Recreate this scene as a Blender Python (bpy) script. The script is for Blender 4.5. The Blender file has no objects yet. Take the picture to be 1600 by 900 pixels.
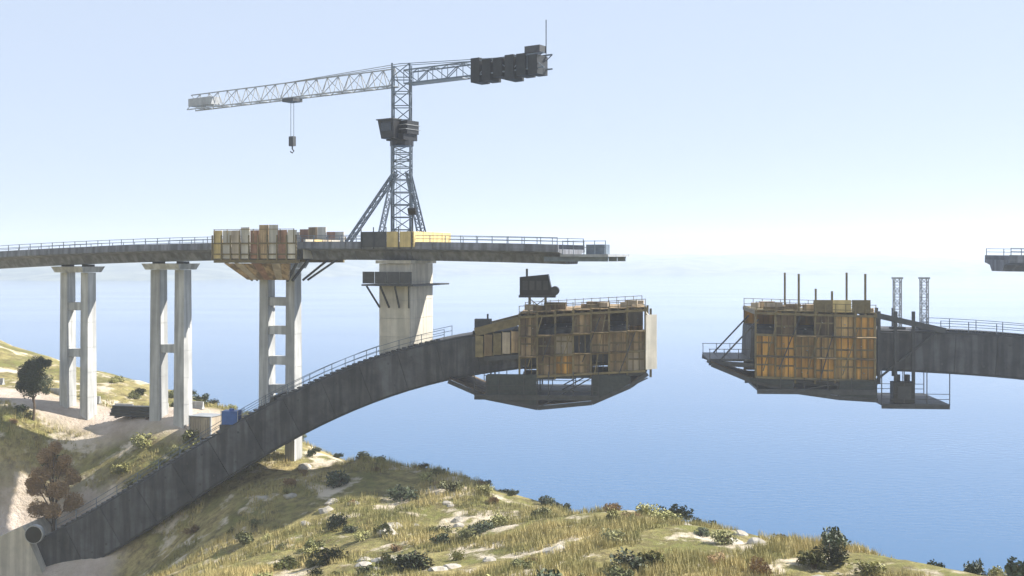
import bpy, math, random
import numpy as np
from mathutils import Vector, Matrix, noise as mnoise

random.seed(11)
SC = bpy.context.scene
COL = SC.collection

# ---------------------------------------------------------------- camera
F = 1716.0                       # focal length in 1600-px-wide picture pixels
CAM = Vector((0.0, -122.0, 40.0))
HY = 400.0                       # row of the horizon
cam = bpy.data.cameras.new('camera')
cam.sensor_width = 36.0
cam.lens = 36.0 * F / 1600.0
cam.shift_y = -(450.0 - HY) / 1600.0
cam.clip_start = 0.5
cam.clip_end = 12000
camo = bpy.data.objects.new('camera', cam)
camo.location = CAM
camo.rotation_euler = (math.radians(90), 0, 0)
COL.objects.link(camo)
SC.camera = camo

# ---------------------------------------------------------------- world and sun
SUN_EL = math.radians(39)
SUN_AZ_VEC = (0.95, 0.13)        # direction towards the sun in plan
az = math.atan2(SUN_AZ_VEC[0], SUN_AZ_VEC[1])     # clockwise from +Y
w = bpy.data.worlds.new('World')
SC.world = w
w.use_nodes = True
nt = w.node_tree
bg = nt.nodes['Background']
sky = nt.nodes.new('ShaderNodeTexSky')
sky.sky_type = 'NISHITA'
sky.sun_disc = False
sky.sun_elevation = SUN_EL
sky.sun_rotation = az
sky.altitude = 200
sky.air_density = 1.15
sky.dust_density = 0.15
sky.ozone_density = 2.5
veil = nt.nodes.new('ShaderNodeMix')          # thin even high haze over the whole sky
veil.data_type = 'RGBA'
veil.inputs[0].default_value = 0.9
veil.inputs[7].default_value = (3.45, 4.05, 5.15, 1)
nt.links.new(sky.outputs[0], veil.inputs[6])
nt.links.new(veil.outputs[2], bg.inputs[0])
bg.inputs[1].default_value = 0.09
sl = bpy.data.lights.new('sun', 'SUN')
sl.energy = 5.0
sl.angle = math.radians(0.6)
sl.color = (1.0, 0.94, 0.85)
so = bpy.data.objects.new('sun', sl)
h = math.hypot(*SUN_AZ_VEC)
sdir = Vector((SUN_AZ_VEC[0] / h * math.cos(SUN_EL), SUN_AZ_VEC[1] / h * math.cos(SUN_EL), math.sin(SUN_EL)))
so.rotation_euler = sdir.to_track_quat('Z', 'Y').to_euler()
so.location = (60, 40, 120)
COL.objects.link(so)
SC.view_settings.view_transform = 'Standard'
SC.view_settings.look = 'None'
SC.view_settings.exposure = 1.0
SC.view_settings.gamma = 1.0
SC.view_settings.use_curve_mapping = False
SC.cycles.volume_bounces = 1

# ---------------------------------------------------------------- materials
MATS = {}
def mat(name, col, col2=None, scale=0.6, rough=0.8, bump=0.0, bscale=8.0, metal=0.0, rand=0.0,
        streak=0.0, detail=6.0, lo=0.35, hi=0.65, spec=0.4):
    if name in MATS:
        return MATS[name]
    m = bpy.data.materials.new(name)
    m.use_nodes = True
    t = m.node_tree; N = t.nodes; L = t.links
    b = N['Principled BSDF']
    b.inputs['Roughness'].default_value = rough
    b.inputs['Metallic'].default_value = metal
    b.inputs['Specular IOR Level'].default_value = spec
    col2 = col2 or tuple(c * 0.7 for c in col)
    g = N.new('ShaderNodeNewGeometry')
    n1 = N.new('ShaderNodeTexNoise'); n1.inputs['Scale'].default_value = scale; n1.inputs['Detail'].default_value = detail
    n1.inputs['Roughness'].default_value = 0.62
    L.new(g.outputs['Position'], n1.inputs['Vector'])
    mr = N.new('ShaderNodeMapRange'); mr.inputs[1].default_value = lo; mr.inputs[2].default_value = hi
    L.new(n1.outputs[0], mr.inputs[0])
    mx = N.new('ShaderNodeMix'); mx.data_type = 'RGBA'
    mx.inputs[6].default_value = (*col2, 1); mx.inputs[7].default_value = (*col, 1)
    L.new(mr.outputs[0], mx.inputs[0])
    out = mx.outputs[2]
    if streak:
        mp = N.new('ShaderNodeMapping'); mp.inputs['Scale'].default_value = (1.6, 1.6, 0.12)
        L.new(g.outputs['Position'], mp.inputs['Vector'])
        n2 = N.new('ShaderNodeTexNoise'); n2.inputs['Scale'].default_value = 1.0; n2.inputs['Detail'].default_value = 5
        L.new(mp.outputs[0], n2.inputs['Vector'])
        m2 = N.new('ShaderNodeMapRange'); m2.inputs[1].default_value = 0.42; m2.inputs[2].default_value = 0.62
        m2.inputs[3].default_value = 1.0 - streak; m2.inputs[4].default_value = 1.0
        L.new(n2.outputs[0], m2.inputs[0])
        v = N.new('ShaderNodeMix'); v.data_type = 'RGBA'; v.blend_type = 'MULTIPLY'; v.inputs[0].default_value = 1
        L.new(out, v.inputs[6]); L.new(m2.outputs[0], v.inputs[7]); out = v.outputs[2]
    if rand:
        oi = N.new('ShaderNodeObjectInfo')
        m3 = N.new('ShaderNodeMapRange'); m3.inputs[3].default_value = 1 - rand; m3.inputs[4].default_value = 1 + rand
        L.new(oi.outputs['Random'], m3.inputs[0])
        v = N.new('ShaderNodeMix'); v.data_type = 'RGBA'; v.blend_type = 'MULTIPLY'; v.inputs[0].default_value = 1
        L.new(out, v.inputs[6]); L.new(m3.outputs[0], v.inputs[7]); out = v.outputs[2]
    L.new(out, b.inputs['Base Color'])
    if bump:
        n3 = N.new('ShaderNodeTexNoise'); n3.inputs['Scale'].default_value = bscale; n3.inputs['Detail'].default_value = 5
        L.new(g.outputs['Position'], n3.inputs['Vector'])
        bp = N.new('ShaderNodeBump'); bp.inputs['Strength'].default_value = bump; bp.inputs['Distance'].default_value = 0.1
        L.new(n3.outputs[0], bp.inputs['Height']); L.new(bp.outputs[0], b.inputs['Normal'])
    MATS[name] = m
    return m

CONC = mat('pier_concrete', (0.54, 0.55, 0.54), (0.41, 0.42, 0.42), 0.35, 0.85, 0.15, 3, streak=0.35, rand=0.06)
CREAM = mat('fresh_concrete', (0.62, 0.58, 0.49), (0.47, 0.45, 0.39), 0.5, 0.85, 0.15, 3, streak=0.25, rand=0.05)
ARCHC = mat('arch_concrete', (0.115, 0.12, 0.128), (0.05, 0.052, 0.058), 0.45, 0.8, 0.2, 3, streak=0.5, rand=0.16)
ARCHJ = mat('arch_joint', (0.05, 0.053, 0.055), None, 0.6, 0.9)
DECKC = mat('deck_concrete', (0.235, 0.25, 0.28), (0.15, 0.16, 0.185), 0.4, 0.85, 0.15, 3, streak=0.4, rand=0.08)
PLY = mat('timber_panel', (0.50, 0.36, 0.20), (0.34, 0.24, 0.13), 0.9, 0.75, 0.2, 5, streak=0.6, rand=0.12)
OCHRE = mat('ochre_panel', (0.86, 0.47, 0.10), (0.70, 0.37, 0.075), 0.9, 0.65, 0.15, 5, streak=0.6, rand=0.12)
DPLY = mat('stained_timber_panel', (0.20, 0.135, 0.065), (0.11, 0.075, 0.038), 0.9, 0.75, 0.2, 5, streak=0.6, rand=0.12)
TAN = mat('tan_panel', (0.72, 0.48, 0.19), (0.54, 0.35, 0.135), 0.9, 0.7, 0.2, 5, streak=0.6, rand=0.12)
OLIVE = mat('olive_steel', (0.20, 0.16, 0.075), (0.12, 0.095, 0.045), 1.5, 0.6, rand=0.15)
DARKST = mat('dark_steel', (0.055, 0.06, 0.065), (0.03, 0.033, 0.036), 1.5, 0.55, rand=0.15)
BLUEST = mat('blue_grey_steel', (0.16, 0.20, 0.245), (0.10, 0.125, 0.155), 1.2, 0.5, rand=0.1)
PALEST = mat('weathered_galvanised_steel', (0.36, 0.38, 0.39), (0.25, 0.26, 0.27), 1.2, 0.5, rand=0.08)
NET = mat('debris_net', (0.05, 0.06, 0.055), (0.03, 0.035, 0.035), 3, 0.9)
BLACK = mat('black_paint', (0.008, 0.009, 0.012), (0.005, 0.006, 0.008), 2, 0.45)
GLASS = mat('dark_glass', (0.01, 0.014, 0.018), None, 1, 0.08, spec=0.6)
CWT = mat('dark_counterweight', (0.022, 0.027, 0.032), (0.012, 0.015, 0.018), 1.2, 0.8, rand=0.2)
RUST = mat('rust_panel', (0.36, 0.205, 0.13), (0.22, 0.125, 0.08), 1.0, 0.8, rand=0.2, streak=0.3)
YELL = mat('cream_yellow_panel', (0.74, 0.58, 0.26), (0.58, 0.45, 0.20), 1.0, 0.7, rand=0.12, streak=0.25)
BLUEP = mat('blue_plastic', (0.04, 0.12, 0.36), (0.03, 0.09, 0.27), 1.5, 0.4)
BEIGE = mat('beige_paint', (0.50, 0.42, 0.31), (0.38, 0.32, 0.24), 1.0, 0.6, streak=0.3)
ROCK = mat('pale_rock', (0.50, 0.46, 0.39), (0.28, 0.26, 0.22), 1.2, 0.9, 0.6, 4, rand=0.15)
WOOD = mat('bark', (0.13, 0.095, 0.065), (0.07, 0.05, 0.035), 4, 0.9, 0.5, 12)
def leafmat(name, c, c2):
    m = mat(name, c, c2, 0.9, 0.6, rand=0.22)
    m.node_tree.nodes['Principled BSDF'].inputs['Subsurface Weight'].default_value = 0.0
    return m
LEAF_D = leafmat('dark_leaf', (0.055, 0.075, 0.028), (0.026, 0.036, 0.016))
LEAF_O = leafmat('olive_leaf', (0.15, 0.155, 0.045), (0.075, 0.082, 0.026))
LEAF_Y = leafmat('yellow_green_leaf', (0.30, 0.29, 0.10), (0.17, 0.17, 0.06))
LEAF_B = leafmat('brown_leaf', (0.34, 0.22, 0.10), (0.20, 0.125, 0.06))
GRASS = mat('dry_grass', (0.50, 0.41, 0.18), (0.21, 0.205, 0.07), 0.16, 0.8, detail=4)

# ---------------------------------------------------------------- mesh builder
class MB:
    def __init__(s):
        s.v = []; s.f = []
    def box(s, c, size, R=None):
        c = Vector(c); hx, hy, hz = [a / 2 for a in size]
        b = len(s.v)
        for dx in (-hx, hx):
            for dy in (-hy, hy):
                for dz in (-hz, hz):
                    p = Vector((dx, dy, dz))
                    if R is not None: p = R @ p
                    s.v.append(tuple(c + p))
        for q in ((0, 1, 3, 2), (4, 6, 7, 5), (0, 4, 5, 1), (2, 3, 7, 6), (0, 2, 6, 4), (1, 5, 7, 3)):
            s.f.append(tuple(b + i for i in q))
        return s
    def b2(s, x0, x1, y0, y1, z0, z1):
        return s.box(((x0 + x1) / 2, (y0 + y1) / 2, (z0 + z1) / 2), (abs(x1 - x0), abs(y1 - y0), abs(z1 - z0)))
    def bar(s, p, q, w, hgt=None):
        p = Vector(p); q = Vector(q); d = q - p; l = d.length
        if l < 1e-6: return s
        x = d / l
        up = Vector((0, 0, 1)) if abs(x.z) < 0.95 else Vector((0, 1, 0))
        y = up.cross(x).normalized(); z = x.cross(y)
        R = Matrix((x, y, z)).transposed()
        return s.box((p + q) / 2, (l, w, hgt or w), R)
    def tube(s, pts, rad, n=8, cap=True):
        pts = [Vector(p) for p in pts]
        if not hasattr(rad, '__len__'): rad = [rad] * len(pts)
        rings = []
        for i, p in enumerate(pts):
            d = (pts[min(i + 1, len(pts) - 1)] - pts[max(i - 1, 0)]).normalized()
            up = Vector((0, 0, 1)) if abs(d.z) < 0.9 else Vector((1, 0, 0))
            a = up.cross(d).normalized(); bb = d.cross(a)
            base = len(s.v)
            for k in range(n):
                an = 2 * math.pi * k / n
                s.v.append(tuple(p + (a * math.cos(an) + bb * math.sin(an)) * rad[i]))
            rings.append(base)
        for i in range(len(rings) - 1):
            for k in range(n):
                a, b_ = rings[i] + k, rings[i] + (k + 1) % n
                c, d_ = rings[i + 1] + (k + 1) % n, rings[i + 1] + k
                s.f.append((a, b_, c, d_))
        if cap:
            s.f.append(tuple(rings[0] + k for k in range(n))[::-1])
            s.f.append(tuple(rings[-1] + k for k in range(n)))
        return s
    def hexa(s, lo, hi):
        """lo, hi: four corner points each (bottom ring, top ring)"""
        b = len(s.v)
        s.v += [tuple(p) for p in lo] + [tuple(p) for p in hi]
        s.f.append((b + 3, b + 2, b + 1, b)); s.f.append((b + 4, b + 5, b + 6, b + 7))
        for k in range(4):
            k2 = (k + 1) % 4
            s.f.append((b + k, b + k2, b + 4 + k2, b + 4 + k))
        return s
    def lattice(s, p, q, w, n, ch=0.12, lc=0.07, hgt=None, tri=False):
        """square lattice boom between p and q: chords and zig-zag lacing"""
        p = Vector(p); q = Vector(q); d = (q - p); x = d.normalized()
        up = Vector((0, 0, 1)) if abs(x.z) < 0.95 else Vector((0, 1, 0))
        y = up.cross(x).normalized(); z = x.cross(y)
        hh = hgt or w
        if tri: cs = [y * (-w / 2) - z * hh / 2, y * (w / 2) - z * hh / 2, z * hh / 2]
        else: cs = [y * (-w / 2) - z * hh / 2, y * (w / 2) - z * hh / 2, y * (w / 2) + z * hh / 2, y * (-w / 2) + z * hh / 2]
        m = len(cs)
        for c in cs: s.bar(p + c, q + c, ch)
        for i in range(n):
            a = p + d * (i / n); b = p + d * ((i + 1) / n)
            for k in range(m):
                c1, c2 = cs[k], cs[(k + 1) % m]
                if i % 2: c1, c2 = c2, c1
                s.bar(a + c1, b + c2, lc)
                s.bar(a + cs[k], a + cs[(k + 1) % m], lc)
        return s
    def build(s, name, m, parent=None, smooth=False):
        me = bpy.data.meshes.new(name)
        me.from_pydata(s.v, [], s.f)
        me.materials.append(m)
        if smooth: me.polygons.foreach_set('use_smooth', [True] * len(me.polygons))
        me.update()
        o = bpy.data.objects.new(name, me)
        COL.objects.link(o)
        if parent is not None: o.parent = parent
        return o

def tag(o, label, cat, group=None):
    o['label'] = label; o['category'] = cat
    if group: o['group'] = group
    return o
def struct(o):
    o['kind'] = 'structure'; return o
def thing(name, label, cat, loc=(0, 0, 0), rz=0.0, group=None):
    o = bpy.data.objects.new(name, None)
    o.empty_display_size = 0.5
    COL.objects.link(o)
    o.location = loc; o.rotation_euler = (0, 0, rz)
    return tag(o, label, cat, group)
def inst(o, name, parent, loc=(0, 0, 0), rot=(0, 0, 0), sc=(1, 1, 1)):
    c = o.copy(); COL.objects.link(c); c.name = name
    c.parent = parent; c.location = loc; c.rotation_euler = rot; c.scale = sc
    return c

def W(px, py, d):
    """a measured point of the place: picture column, row and distance"""
    return Vector(((px - 800) / F * d, CAM.y + d, CAM.z - (py - HY) / F * d))

# a bridge axis in plan: local s along it, t across it
class Axis:
    def __init__(a, loc, ang):
        a.loc = Vector((loc[0], loc[1], 0)); a.ang = ang; a.c = math.cos(ang); a.s = math.sin(ang)
    def world(a, s, t, z=0.0):
        return Vector((a.loc.x + a.c * s - a.s * t, a.loc.y + a.s * s + a.c * t, z))
    def at(a, px, py, t):
        k = (px - 800) / F
        s = (k * (a.loc.y + a.c * t - CAM.y) - a.loc.x + a.s * t) / (a.c - k * a.s)
        p = a.world(s, t)
        return s, CAM.z - (py - HY) / F * (p.y - CAM.y)
ARCH = Axis((-13, 2), math.radians(-4.6))
DECK = Axis((-13, 3), math.radians(-21.8))

# ---------------------------------------------------------------- terrain
CTRL = [
 (-24.5, 18, 15.5), (-7.5, 6, 14.3), (3.4, -7, 14.5), (13.8, -27, 17.0), (23.3, -42, 17.4), (31.7, -54, 19.4), (48, -68, 21),
 (-14, 30, -1), (3, 16, -1), (14, 3, -1), (25, -17, -1), (35, -32, -1), (45, -44, -1), (64, -56, -1),
 (0, 45, -6), (20, 25, -6), (40, -2, -6), (60, -25, -6), (90, -45, -6), (60, 20, -7), (110, 0, -7), (120, -60, 0),
 (-40, 42, 16), (-60, 62, 17), (-100, 92, 22), (-150, 108, 30), (-30, 58, -2), (-45, 80, -3), (-80, 110, -3), (0, 80, -7), (60, 80, -8), (-20, 110, -7),
 (-42.7, 15, 20), (-56.4, 20.4, 20), (-50, 27, 19.5), (-75, 30, 22), (-100, 20, 27), (-140, 0, 38), (-33, 12, 17.5),
 (-62, 10, 16.5), (-57.5, 7, 7.5), (-53, -2, 3.4), (-48, -7, 3.6), (-45, 6, 12), (-43, 0, 6), (-41, -8, 5.5), (-36.5, -7, 8),
 (-31.6, -4, 12.3), (-63, -3, 4), (-58, -12, 3),
 (-40, -25, 8.6), (-35, -45, 14.5), (-28, -65, 20.5), (-20, -90, 28), (0, -122, 38.2), (0, -100, 31), (0, -80, 25.5), (0, -60, 21),
 (0, -40, 17.7), (0, -20, 15.4), (20, -60, 21), (40, -78, 24.5), (60, -90, 27), (66, -74, 18), (20, -90, 28), (45, -112, 33),
 (-20, -20, 13.2), (-25, -36, 14.2), (-20, 0, 15.6), (-25, 8, 15.8), (-30, -1, 13.4), (-10, -10, 15.2),
 (-40, -112, 35), (-80, -85, 30), (-70, -45, 17), (-82, -12, 14), (-100, -60, 32), (-150, -60, 42), (-150, -130, 48), (0, -140, 42),
 (80, -130, 34), (120, -130, 28), (-85, 8, 20)]
cp = np.array(CTRL, float)
def tps(r2):
    return np.where(r2 > 1e-9, r2 * np.log(np.maximum(r2, 1e-9)), 0.0) * 0.5
n = len(cp); S = 50.0
P = cp[:, :2] / S
D2 = ((P[:, None] - P[None]) ** 2).sum(-1)
A = np.zeros((n + 3, n + 3)); A[:n, :n] = tps(D2) + np.eye(n) * 0.002
A[:n, n] = 1; A[:n, n + 1:] = P; A[n, :n] = 1; A[n + 1:, :n] = P.T
sol = np.linalg.solve(A, np.concatenate([cp[:, 2], [0, 0, 0]]))
def hbase(X, Y):
    q = np.stack([np.ravel(X), np.ravel(Y)], -1) / S
    out = np.empty(len(q))
    for i in range(0, len(q), 20000):
        qq = q[i:i + 20000]
        d2 = ((qq[:, None] - P[None]) ** 2).sum(-1)
        out[i:i + 20000] = tps(d2) @ sol[:n] + sol[n] + qq @ sol[n + 1:]
    return out.reshape(np.shape(X))
def hz(x, y, base=None):
    b = float(hbase(np.array([x]), np.array([y]))[0]) if base is None else base
    v = Vector((x, y, 3.1))
    nn = mnoise.noise(v * 0.06) * 0.55 + mnoise.noise(v * 0.17) * 0.55 + mnoise.noise(v * 0.5) * 0.22 + mnoise.noise(v * 1.3) * 0.09
    return max(b + nn * (1.0 if b > -2 else 0.3), -8.0)
def bare(x, y):
    """excavated ground: pit at the arch foot and the haul road on the bench"""
    v = 1.0 - min(1.0, max(0.0, (math.hypot((x + 55) / 1.2, y - 1) - 7) / 4))
    a, b = Vector((-95, 31)), Vector((-33, 14))
    p = Vector((x, y)); ab = b - a
    t = max(0, min(1, (p - a).dot(ab) / ab.dot(ab)))
    dd = (p - (a + ab * t)).length
    v = max(v, 1.0 - min(1.0, max(0.0, (dd - 2.6) / 2.5)))
    v += mnoise.noise(Vector((x, y, 0)) * 0.25) * 0.35 * (1 if v > 0.02 else 0)
    return max(0.0, min(1.0, v))
xs = np.arange(-170, 135, 1.1); ys = np.arange(-150, 118, 1.1)
GX, GY = np.meshgrid(xs, ys)
GB = hbase(GX, GY)
nx, ny = len(xs), len(ys)
verts = []; bares = []
for j in range(ny):
    for i in range(nx):
        x, y = float(xs[i]), float(ys[j])
        verts.append((x, y, hz(x, y, float(GB[j, i])))); bares.append(bare(x, y))
faces = [(j * nx + i, j * nx + i + 1, (j + 1) * nx + i + 1, (j + 1) * nx + i) for j in range(ny - 1) for i in range(nx - 1)]
me = bpy.data.meshes.new('hillside')
me.from_pydata(verts, [], faces)
at = me.attributes.new('bare', 'FLOAT', 'POINT'); at.data.foreach_set('value', bares)
me.polygons.foreach_set('use_smooth', [True] * len(faces))

gm = bpy.data.materials.new('hillside_ground'); gm.use_nodes = True
N = gm.node_tree.nodes; L = gm.node_tree.links; b = N['Principled BSDF']; b.inputs['Roughness'].default_value = 0.95
b.inputs['Specular IOR Level'].default_value = 0.15
g = N.new('ShaderNodeNewGeometry')
def nz(scale, det=6, rough=0.6):
    x = N.new('ShaderNodeTexNoise'); x.inputs['Scale'].default_value = scale; x.inputs['Detail'].default_value = det
    x.inputs['Roughness'].default_value = rough
    L.new(g.outputs['Position'], x.inputs['Vector']); return x.outputs[0]
def mapr(v, a, c, o0=0.0, o1=1.0):
    x = N.new('ShaderNodeMapRange'); x.inputs[1].default_value = a; x.inputs[2].default_value = c
    x.inputs[3].default_value = o0; x.inputs[4].default_value = o1
    L.new(v, x.inputs[0]); return x.outputs[0]
def mix(f, a, c):
    x = N.new('ShaderNodeMix'); x.data_type = 'RGBA'
    L.new(f, x.inputs[0])
    for k, val in ((6, a), (7, c)):
        if isinstance(val, tuple): x.inputs[k].default_value = (*val, 1)
        else: L.new(val, x.inputs[k])
    return x.outputs[2]
c1 = mix(mapr(nz(0.11), 0.36, 0.56), (0.44, 0.36, 0.165), (0.19, 0.19, 0.06))
c2 = mix(mapr(nz(0.9, 8, 0.7), 0.42, 0.66), c1, (0.13, 0.105, 0.05))
c3 = mix(mapr(nz(0.23, 7, 0.65), 0.53, 0.62), c2, (0.62, 0.54, 0.42))
earth = mix(mapr(nz(0.3, 8, 0.7), 0.35, 0.65), (0.62, 0.54, 0.47), (0.43, 0.35, 0.28))
an = N.new('ShaderNodeAttribute'); an.attribute_name = 'bare'
c4 = mix(an.outputs['Fac'], c3, earth)
sx = N.new('ShaderNodeSeparateXYZ'); L.new(g.outputs['Position'], sx.inputs[0])
c5 = mix(mapr(sx.outputs[2], 0.4, 2.2), (0.36, 0.32, 0.25), c4)
L.new(c5, b.inputs['Base Color'])
bp = N.new('ShaderNodeBump'); bp.inputs['Strength'].default_value = 0.7; bp.inputs['Distance'].default_value = 0.5
L.new(nz(2.0, 8, 0.7), bp.inputs['Height']); L.new(bp.outputs[0], b.inputs['Normal'])
me.materials.append(gm)
o = bpy.data.objects.new('hillside', me); COL.objects.link(o); struct(o)

# water
wm = bpy.data.materials.new('lake_water'); wm.use_nodes = True
N = wm.node_tree.nodes; L = wm.node_tree.links; b = N['Principled BSDF']
b.inputs['Base Color'].default_value = (0.035, 0.115, 0.24, 1)
b.inputs['Roughness'].default_value = 0.08
b.inputs['IOR'].default_value = 1.33
g = N.new('ShaderNodeNewGeometry')
mp = N.new('ShaderNodeMapping'); mp.inputs['Scale'].default_value = (0.55, 1.0, 1.0)
mp.inputs['Rotation'].default_value = (0, 0, 0.4)
L.new(g.outputs['Position'], mp.inputs['Vector'])
n1 = N.new('ShaderNodeTexNoise'); n1.inputs['Scale'].default_value = 0.75; n1.inputs['Detail'].default_value = 5
n1.inputs['Roughness'].default_value = 0.55
L.new(mp.outputs[0], n1.inputs['Vector'])
bp = N.new('ShaderNodeBump'); bp.inputs['Strength'].default_value = 0.4; bp.inputs['Distance'].default_value = 0.3
L.new(n1.outputs[0], bp.inputs['Height']); L.new(bp.outputs[0], b.inputs['Normal'])
mp2 = N.new('ShaderNodeMapping'); mp2.inputs['Scale'].default_value = (0.004, 0.013, 1.0); mp2.inputs['Rotation'].default_value = (0, 0, 0.15)
L.new(g.outputs['Position'], mp2.inputs['Vector'])
n2 = N.new('ShaderNodeTexNoise'); n2.inputs['Scale'].default_value = 1.0; n2.inputs['Detail'].default_value = 6
L.new(mp2.outputs[0], n2.inputs['Vector'])
m2 = N.new('ShaderNodeMapRange'); m2.inputs[1].default_value = 0.38; m2.inputs[2].default_value = 0.62
m2.inputs[3].default_value = 0.05; m2.inputs[4].default_value = 0.26
L.new(n2.outputs[0], m2.inputs[0]); L.new(m2.outputs[0], bp.inputs['Strength'])     # wind patches: calm and ruffled water
wo = MB(); wo.v = [(-3900, -400, 0), (3900, -400, 0), (3900, 3900, 0), (-3900, 3900, 0)]; wo.f = [(0, 1, 2, 3)]
struct(wo.build('lake_water', wm))

# far shore
xs2 = np.linspace(-3000, 3000, 260); ys2 = np.linspace(900, 3850, 150)
vv = []
for y in ys2:
    for x in xs2:
        shore = 2300 + 220 * mnoise.noise(Vector((x * 0.0022, 0.3, 5))) + 60 * mnoise.noise(Vector((x * 0.009, 2.3, 5))) - 500 * max(0, min(1, (-x - 120) / 400)) + 0.05 * max(0, x)
        u = y - shore
        if u < 0: z = max(-6.0, u * 0.05)
        else:
            z = 26 * (1 - math.exp(-u / 160)) + max(0, u - 100) * 0.017
            z *= 0.85 + 0.5 * mnoise.noise(Vector((x * 0.0028, y * 0.0028, 1.7)))
            z += (4 * mnoise.noise(Vector((x * 0.012, y * 0.012, 1.7))) + 2.0 * mnoise.noise(Vector((x * 0.04, y * 0.04, 1.7)))) * min(1, u / 60)
            z = min(z, 100)
        vv.append((x, y, z))
k = len(xs2)
ff = [(j * k + i, j * k + i + 1, (j + 1) * k + i + 1, (j + 1) * k + i) for j in range(len(ys2) - 1) for i in range(k - 1)]
fm = mat('far_hill_scrub', (0.22, 0.23, 0.15), (0.10, 0.12, 0.075), 0.02, 0.95, detail=10, lo=0.4, hi=0.6)
fo = MB(); fo.v = vv; fo.f = ff
struct(fo.build('far_hills', fm, smooth=True))

# ---------------------------------------------------------------- arch
def fit(rows, deg):
    pts = []
    for px, yt, yb in rows:
        s, zt = ARCH.at(px, yt, -3.5); _, zb = ARCH.at(px, yb, -3.5)
        pts.append((s, (zt + zb) / 2))
    pts = np.array(pts)
    return np.poly1d(np.polyfit(pts[:, 0], pts[:, 1], deg))
LEFT = [(60, 842, 925), (120, 806, 896), (200, 760, 855), (340, 675, 760), (425, 632, 698), (500, 595, 668), (600, 550, 624),
        (690, 530, 600), (800, 512, 584), (900, 505, 574), (1000, 502, 570)]
cl = fit(LEFT, 4)
dcl = cl.deriv()
pr = []
for px, yt, yb in [(1120, 508, 572), (1180, 508, 574), (1300, 508, 576), (1450, 514, 582), (1600, 534, 600)]:
    s, zt = ARCH.at(px, yt, -3.5); _, zb = ARCH.at(px, yb, -3.5); pr.append((s, (zt + zb) / 2))
pr += [(95, 23.5), (112, 13.5), (124, 4.5)]
pr = np.array(pr)
cr = np.poly1d(np.polyfit(pr[:, 0], pr[:, 1], 4)); dcr = cr.deriv()

def rib_point(c, dc, s, off):
    """point on the rib: off metres normal to the centre line"""
    a = math.atan(float(dc(s)))
    return s - math.sin(a) * off, float(c(s)) + math.cos(a) * off

def arch_half(label, c, dc, s0, s1, th0, th1, wid=7.0, seg=4.2):
    root = thing('arch_rib', label, 'arch', ARCH.loc, ARCH.ang)
    nseg = max(2, round((s1 - s0) / seg))
    th = lambda s: th0 + (th1 - th0) * (s - s0) / (s1 - s0)
    def block(a, b_, shrink, hw, div):
        m = MB()
        prev = None
        for i in range(div + 1):
            s = a + (b_ - a) * i / div
            hh = th(s) / 2 - shrink
            lo = rib_point(c, dc, s, -hh); hi = rib_point(c, dc, s, hh)
            ch = 0.28 if shrink < 0.01 else 0.0
            base = len(m.v)
            if ch:
                lo2 = rib_point(c, dc, s, -hh + ch); hi2 = rib_point(c, dc, s, hh - ch)
                for (sx_, z_), t in ((lo, -hw + ch), (lo, hw - ch), (lo2, hw), (hi2, hw), (hi, hw - ch), (hi, -hw + ch), (hi2, -hw), (lo2, -hw)):
                    m.v.append((sx_, t, z_))
                k_ = 8
            else:
                for (sx_, z_), t in ((lo, -hw), (lo, hw), (hi, hw), (hi, -hw)): m.v.append((sx_, t, z_))
                k_ = 4
            if prev is not None:
                for q in range(k_):
                    q2 = (q + 1) % k_
                    m.f.append((prev + q, prev + q2, base + q2, base + q))
            else: m.f.append(tuple(base + q for q in range(k_)))
            prev = base
        m.f.append(tuple(prev + q for q in range(k_))[::-1])
        return m
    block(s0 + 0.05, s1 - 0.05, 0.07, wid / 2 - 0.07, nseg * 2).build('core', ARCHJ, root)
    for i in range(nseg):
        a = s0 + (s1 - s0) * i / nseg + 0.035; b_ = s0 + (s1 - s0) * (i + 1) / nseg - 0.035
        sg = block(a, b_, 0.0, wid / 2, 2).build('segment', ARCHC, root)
        # tie holes and a stressing anchor pocket on the visible flank
        for uu in (0.3, 0.7):
            s = a + (b_ - a) * uu
            for o_ in (-0.27, 0.27):
                x_, z_ = rib_point(c, dc, s, th(s) * o_)
                MB().box((x_, -wid / 2 - 0.02, z_), (0.22, 0.06, 0.22)).build('tie_plate', DARKST, sg)
    return root, th
sL0, _ = ARCH.at(62, 800, -3.5); sL1, _ = ARCH.at(985, 500, -3.5)
rootL, thL = arch_half('dark concrete half arch rising from the bare earth pit to the brown formwork', cl, dcl, sL0, sL1, 5.4, 4.1)
sR0, _ = ARCH.at(1172, 500, -3.5); sR1 = 124
rootR, thR = arch_half('dark concrete half arch over open water behind the ochre formwork', cr, dcr, sR0, sR1, 4.1, 5.6)

def arch_walk(root, c, dc, th, s0, s1, step=2.4):
    for t in (-3.2, 3.2):
        rl = MB()
        pts = []
        nn = int((s1 - s0) / step)
        for i in range(nn + 1):
            s = s0 + (s1 - s0) * i / nn
            x_, z_ = rib_point(c, dc, s, th(s) / 2); pts.append(Vector((x_, t, z_)))
        for hh in (0.55, 1.1):
            for a, b_ in zip(pts, pts[1:]): rl.bar(a + Vector((0, 0, hh)), b_ + Vector((0, 0, hh)), 0.06)
        r = rl.build('handrail', BLUEST, root)
        for p in pts:
            MB().bar(p, p + Vector((0, 0, 1.12)), 0.07).build('railing_post', BLUEST, r)
    st = MB()
    for i in range(int((s1 - s0) / 0.6)):
        s = s0 + 0.6 * i
        x_, z_ = rib_point(c, dc, s, th(s) / 2)
        st.box((x_, -2.3, z_ + 0.08), (0.42, 1.0, 0.16))
    o_ = st.build('steps', DARKST, root); o_['kind'] = 'stuff'
arch_walk(rootL, cl, dcl, thL, sL0 + 3, ARCH.at(700, 0, -3.5)[0])
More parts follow.
